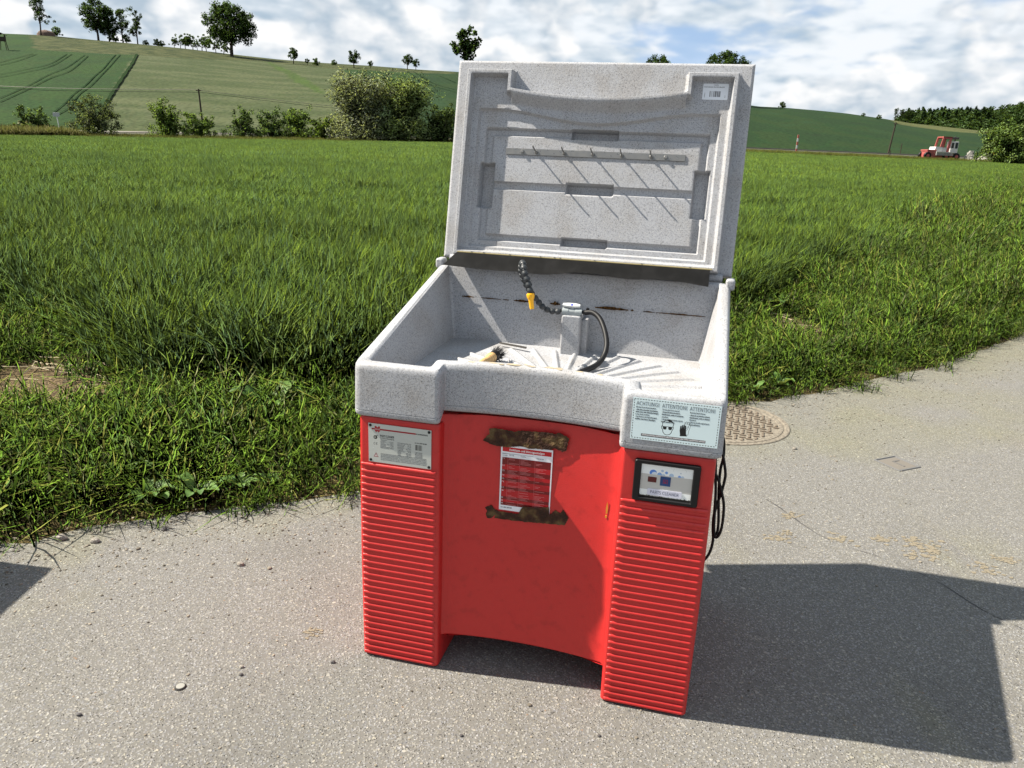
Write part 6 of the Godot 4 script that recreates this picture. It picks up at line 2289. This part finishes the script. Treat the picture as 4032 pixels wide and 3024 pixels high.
func build_weeds() -> void:
	var verge := Node3D.new()
	verge.name = "verge_grass"
	add_child(verge)
	tag(verge, "fresh short grass growing along the road", "grass", "", "stuff")
	var tones := [Color(0.290, 0.505, 0.155), Color(0.250, 0.470, 0.145), Color(0.340, 0.540, 0.180), Color(0.460, 0.520, 0.280)]
	var short := []
	for k in 4: short.append(clump(80, 0.17, 0.06, 0.20, 0.0036, 0.75, tones, 700 + k, 3))
	var tall := []
	for k in 3: tall.append(clump(36, 0.11, 0.14, 0.36, 0.0036, 0.65, tones, 720 + k, 4))
	var n2 := noise(2.6, 59, 3)
	rng.seed = 67
	var a := []
	var b := []
	var x := -6.0
	while x < 62.0:
		var top := crop_edge(x) - 0.25
		var z := road_edge(x) + 0.06
		var step := 0.135 if x < 7.0 else (0.22 if x < 16.0 else 0.5)
		while z > top:
			var px := x + rng.randf_range(-0.5, 0.5) * step
			var pz := z + rng.randf_range(-0.5, 0.5) * step
			z -= step
			var depth := road_edge(px) - pz
			# ragged front edge, thin where the sand drifts in
			if depth < 0.03 + n2.get_noise_2d(px, 3.0) * 0.22 and rng.randf() < 0.85: continue
			if rng.randf() < is_bare(px, pz) * 0.93: continue
			var share := clampf((crop_edge(px) - pz) / (crop_edge(px) - road_edge(px) - 0.001), 0.0, 1.0)
			var tint := Color(1.06, 1.06, 0.96) * rng.randf_range(0.8, 1.25)
			var s := rng.randf_range(0.75, 1.25) * lerpf(0.7, 1.15, smoothstep(0.0, 0.5, depth)) * (1.0 + 0.35 * n2.get_noise_2d(px, pz)) * (1.0 if px < 7.0 else (1.5 if px < 16.0 else 2.2))
			var tilt := Vector3(rng.randfn(), 0, rng.randfn()) * 0.12
			var y := land(px, pz) + 0.03 * smoothstep(0.0, 0.5, depth) - 0.012
			a.append([Vector3(px, y, pz), Vector3(s, s, s), rng.randf() * TAU, tint, tilt])
			var tall_odds := 0.10 + 0.35 * smoothstep(0.62, 0.95, 1.0 - share) + (0.30 if px > 3.5 and depth > 0.6 else 0.0) + 0.25 * smoothstep(0.1, 0.5, n2.get_noise_2d(px + 30.0, pz))
			if px < 14.0 and rng.randf() < tall_odds * 0.5:
				b.append([Vector3(px, y, pz), Vector3(s, s * (1.2 if px > 3.5 else 0.95), s), rng.randf() * TAU, tint * 1.05, tilt])
		x += step
	scatter("grass", verge, short, a, M.crop)
	scatter("grass", verge, tall, b, M.crop)
	# straw and stalks on the bare earth
	var st := MB.new()
	rng.seed = 68
	for k in 80:
		var c := Vector2(-2.82 + rng.randfn() * 0.32, -4.85 + rng.randfn() * 0.26) if k < 46 else Vector2(2.56 + rng.randfn() * 0.2, -7.3 + rng.randfn() * 0.4)
		var dir := Vector3(rng.randfn(), 0.0, rng.randfn() * 0.5).normalized()
		var l := rng.randf_range(0.03, 0.12)
		var o := Vector3(c.x, 0.055 + rng.randf() * 0.02, c.y)
		tube(st, PackedVector3Array([o - dir * l, o + dir * l + Vector3(0, rng.randf_range(-0.01, 0.02), 0)]), [rng.randf_range(0.0015, 0.004)], 4, false)
	var so := obj("straw", st.mesh(40), M.straw)
	tag(so, "bleached straw littering the bare earth in the verge", "straw", "", "stuff")
	# broad leaved docks
	var spots := [[-1.39, -4.20, 0.30, 5, "dock plant with two big pale leaves below the wheat"], [-1.55, -4.02, 0.16, 6, "low dock plant beside the big leaved one"], [-1.55, -3.06, 0.15, 9, "dense dock at the asphalt edge, next to the bright leafy weed"], [-1.36, -3.10, 0.15, 10, "middle dock of the three hanging over the asphalt edge"], [-1.22, -3.20, 0.13, 8, "last of three edge docks, towards the red column"], [-1.74, -3.22, 0.17, 9, "bright leafy weed standing in the short grass"], [-1.10, -3.28, 0.11, 5, "small dock at the asphalt edge near the red column"], [2.80, -8.05, 0.30, 9, "large dock plant in front of the blue green wheat"], [1.66, -5.05, 0.13, 8, "sprawling dock right at the manhole cover's rim"], [1.90, -5.22, 0.14, 8, "second sprawling dock counted from the manhole cover"], [2.20, -5.50, 0.12, 7, "third sprawling dock counted from the manhole cover"], [2.72, -5.88, 0.11, 6, "plantain tuft on the sandy road edge"], [3.36, -6.40, 0.12, 6, "plantain tuft on the sandy road edge"], [3.62, -6.66, 0.10, 5, "plantain tuft on the sandy road edge"], [-0.98, -4.0, 0.14, 6, "leafy weed in the grass beside the basin corner"]]
	for e in spots:
		var t := thing("dock_plant" if not e[4].begins_with("plantain") else "plantain_plant", e[4], "plant", Vector3(e[0], 0.03 if e[1] > -7.0 else 0.06, e[1]), rng.randf() * TAU, "dock plants along the verge" if not e[4].begins_with("plantain") else "plantains on the road edge")
		for k in int(e[3] * 1.7):
			var l: float = e[2] * rng.randf_range(0.35, 0.78)
			var w: float = l * rng.randf_range(0.20, 0.30)
			var rise := rng.randf_range(0.25, 0.95)
			var mb := MB.new()
			for j in 8:
				var u := j / 7.0
				var ww := w * pow(sin(PI * clampf(u * 0.88 + 0.10, 0.0, 1.0)), 0.7) * (0.15 if j == 0 else 1.0)
				var p := Vector3(0, l * rise * sin(u * 2.0) * 0.75, l * u)
				var wav := sin(u * 17.0 + k) * 0.20 * w
				mb.v.append(p + Vector3(-ww, ww * 0.35 + wav, 0))
				mb.v.append(p + Vector3(0, -ww * 0.05, 0))
				mb.v.append(p + Vector3(ww, ww * 0.35 - wav, 0))
			for j in 7:
				for q in 2:
					var at := j * 3 + q
					mb.quad(at, at + 3, at + 4, at + 1)
			if (mb.v[mb.f[2]] - mb.v[mb.f[0]]).cross(mb.v[mb.f[1]] - mb.v[mb.f[0]]).y < 0.0: mb.flip()
			var o := obj("leaf", mb.mesh(70), M["dock%d" % (k % 3)], t)
			o.rotation.y = TAU * k / e[3] * 1.62 + rng.randf_range(-0.4, 0.4)
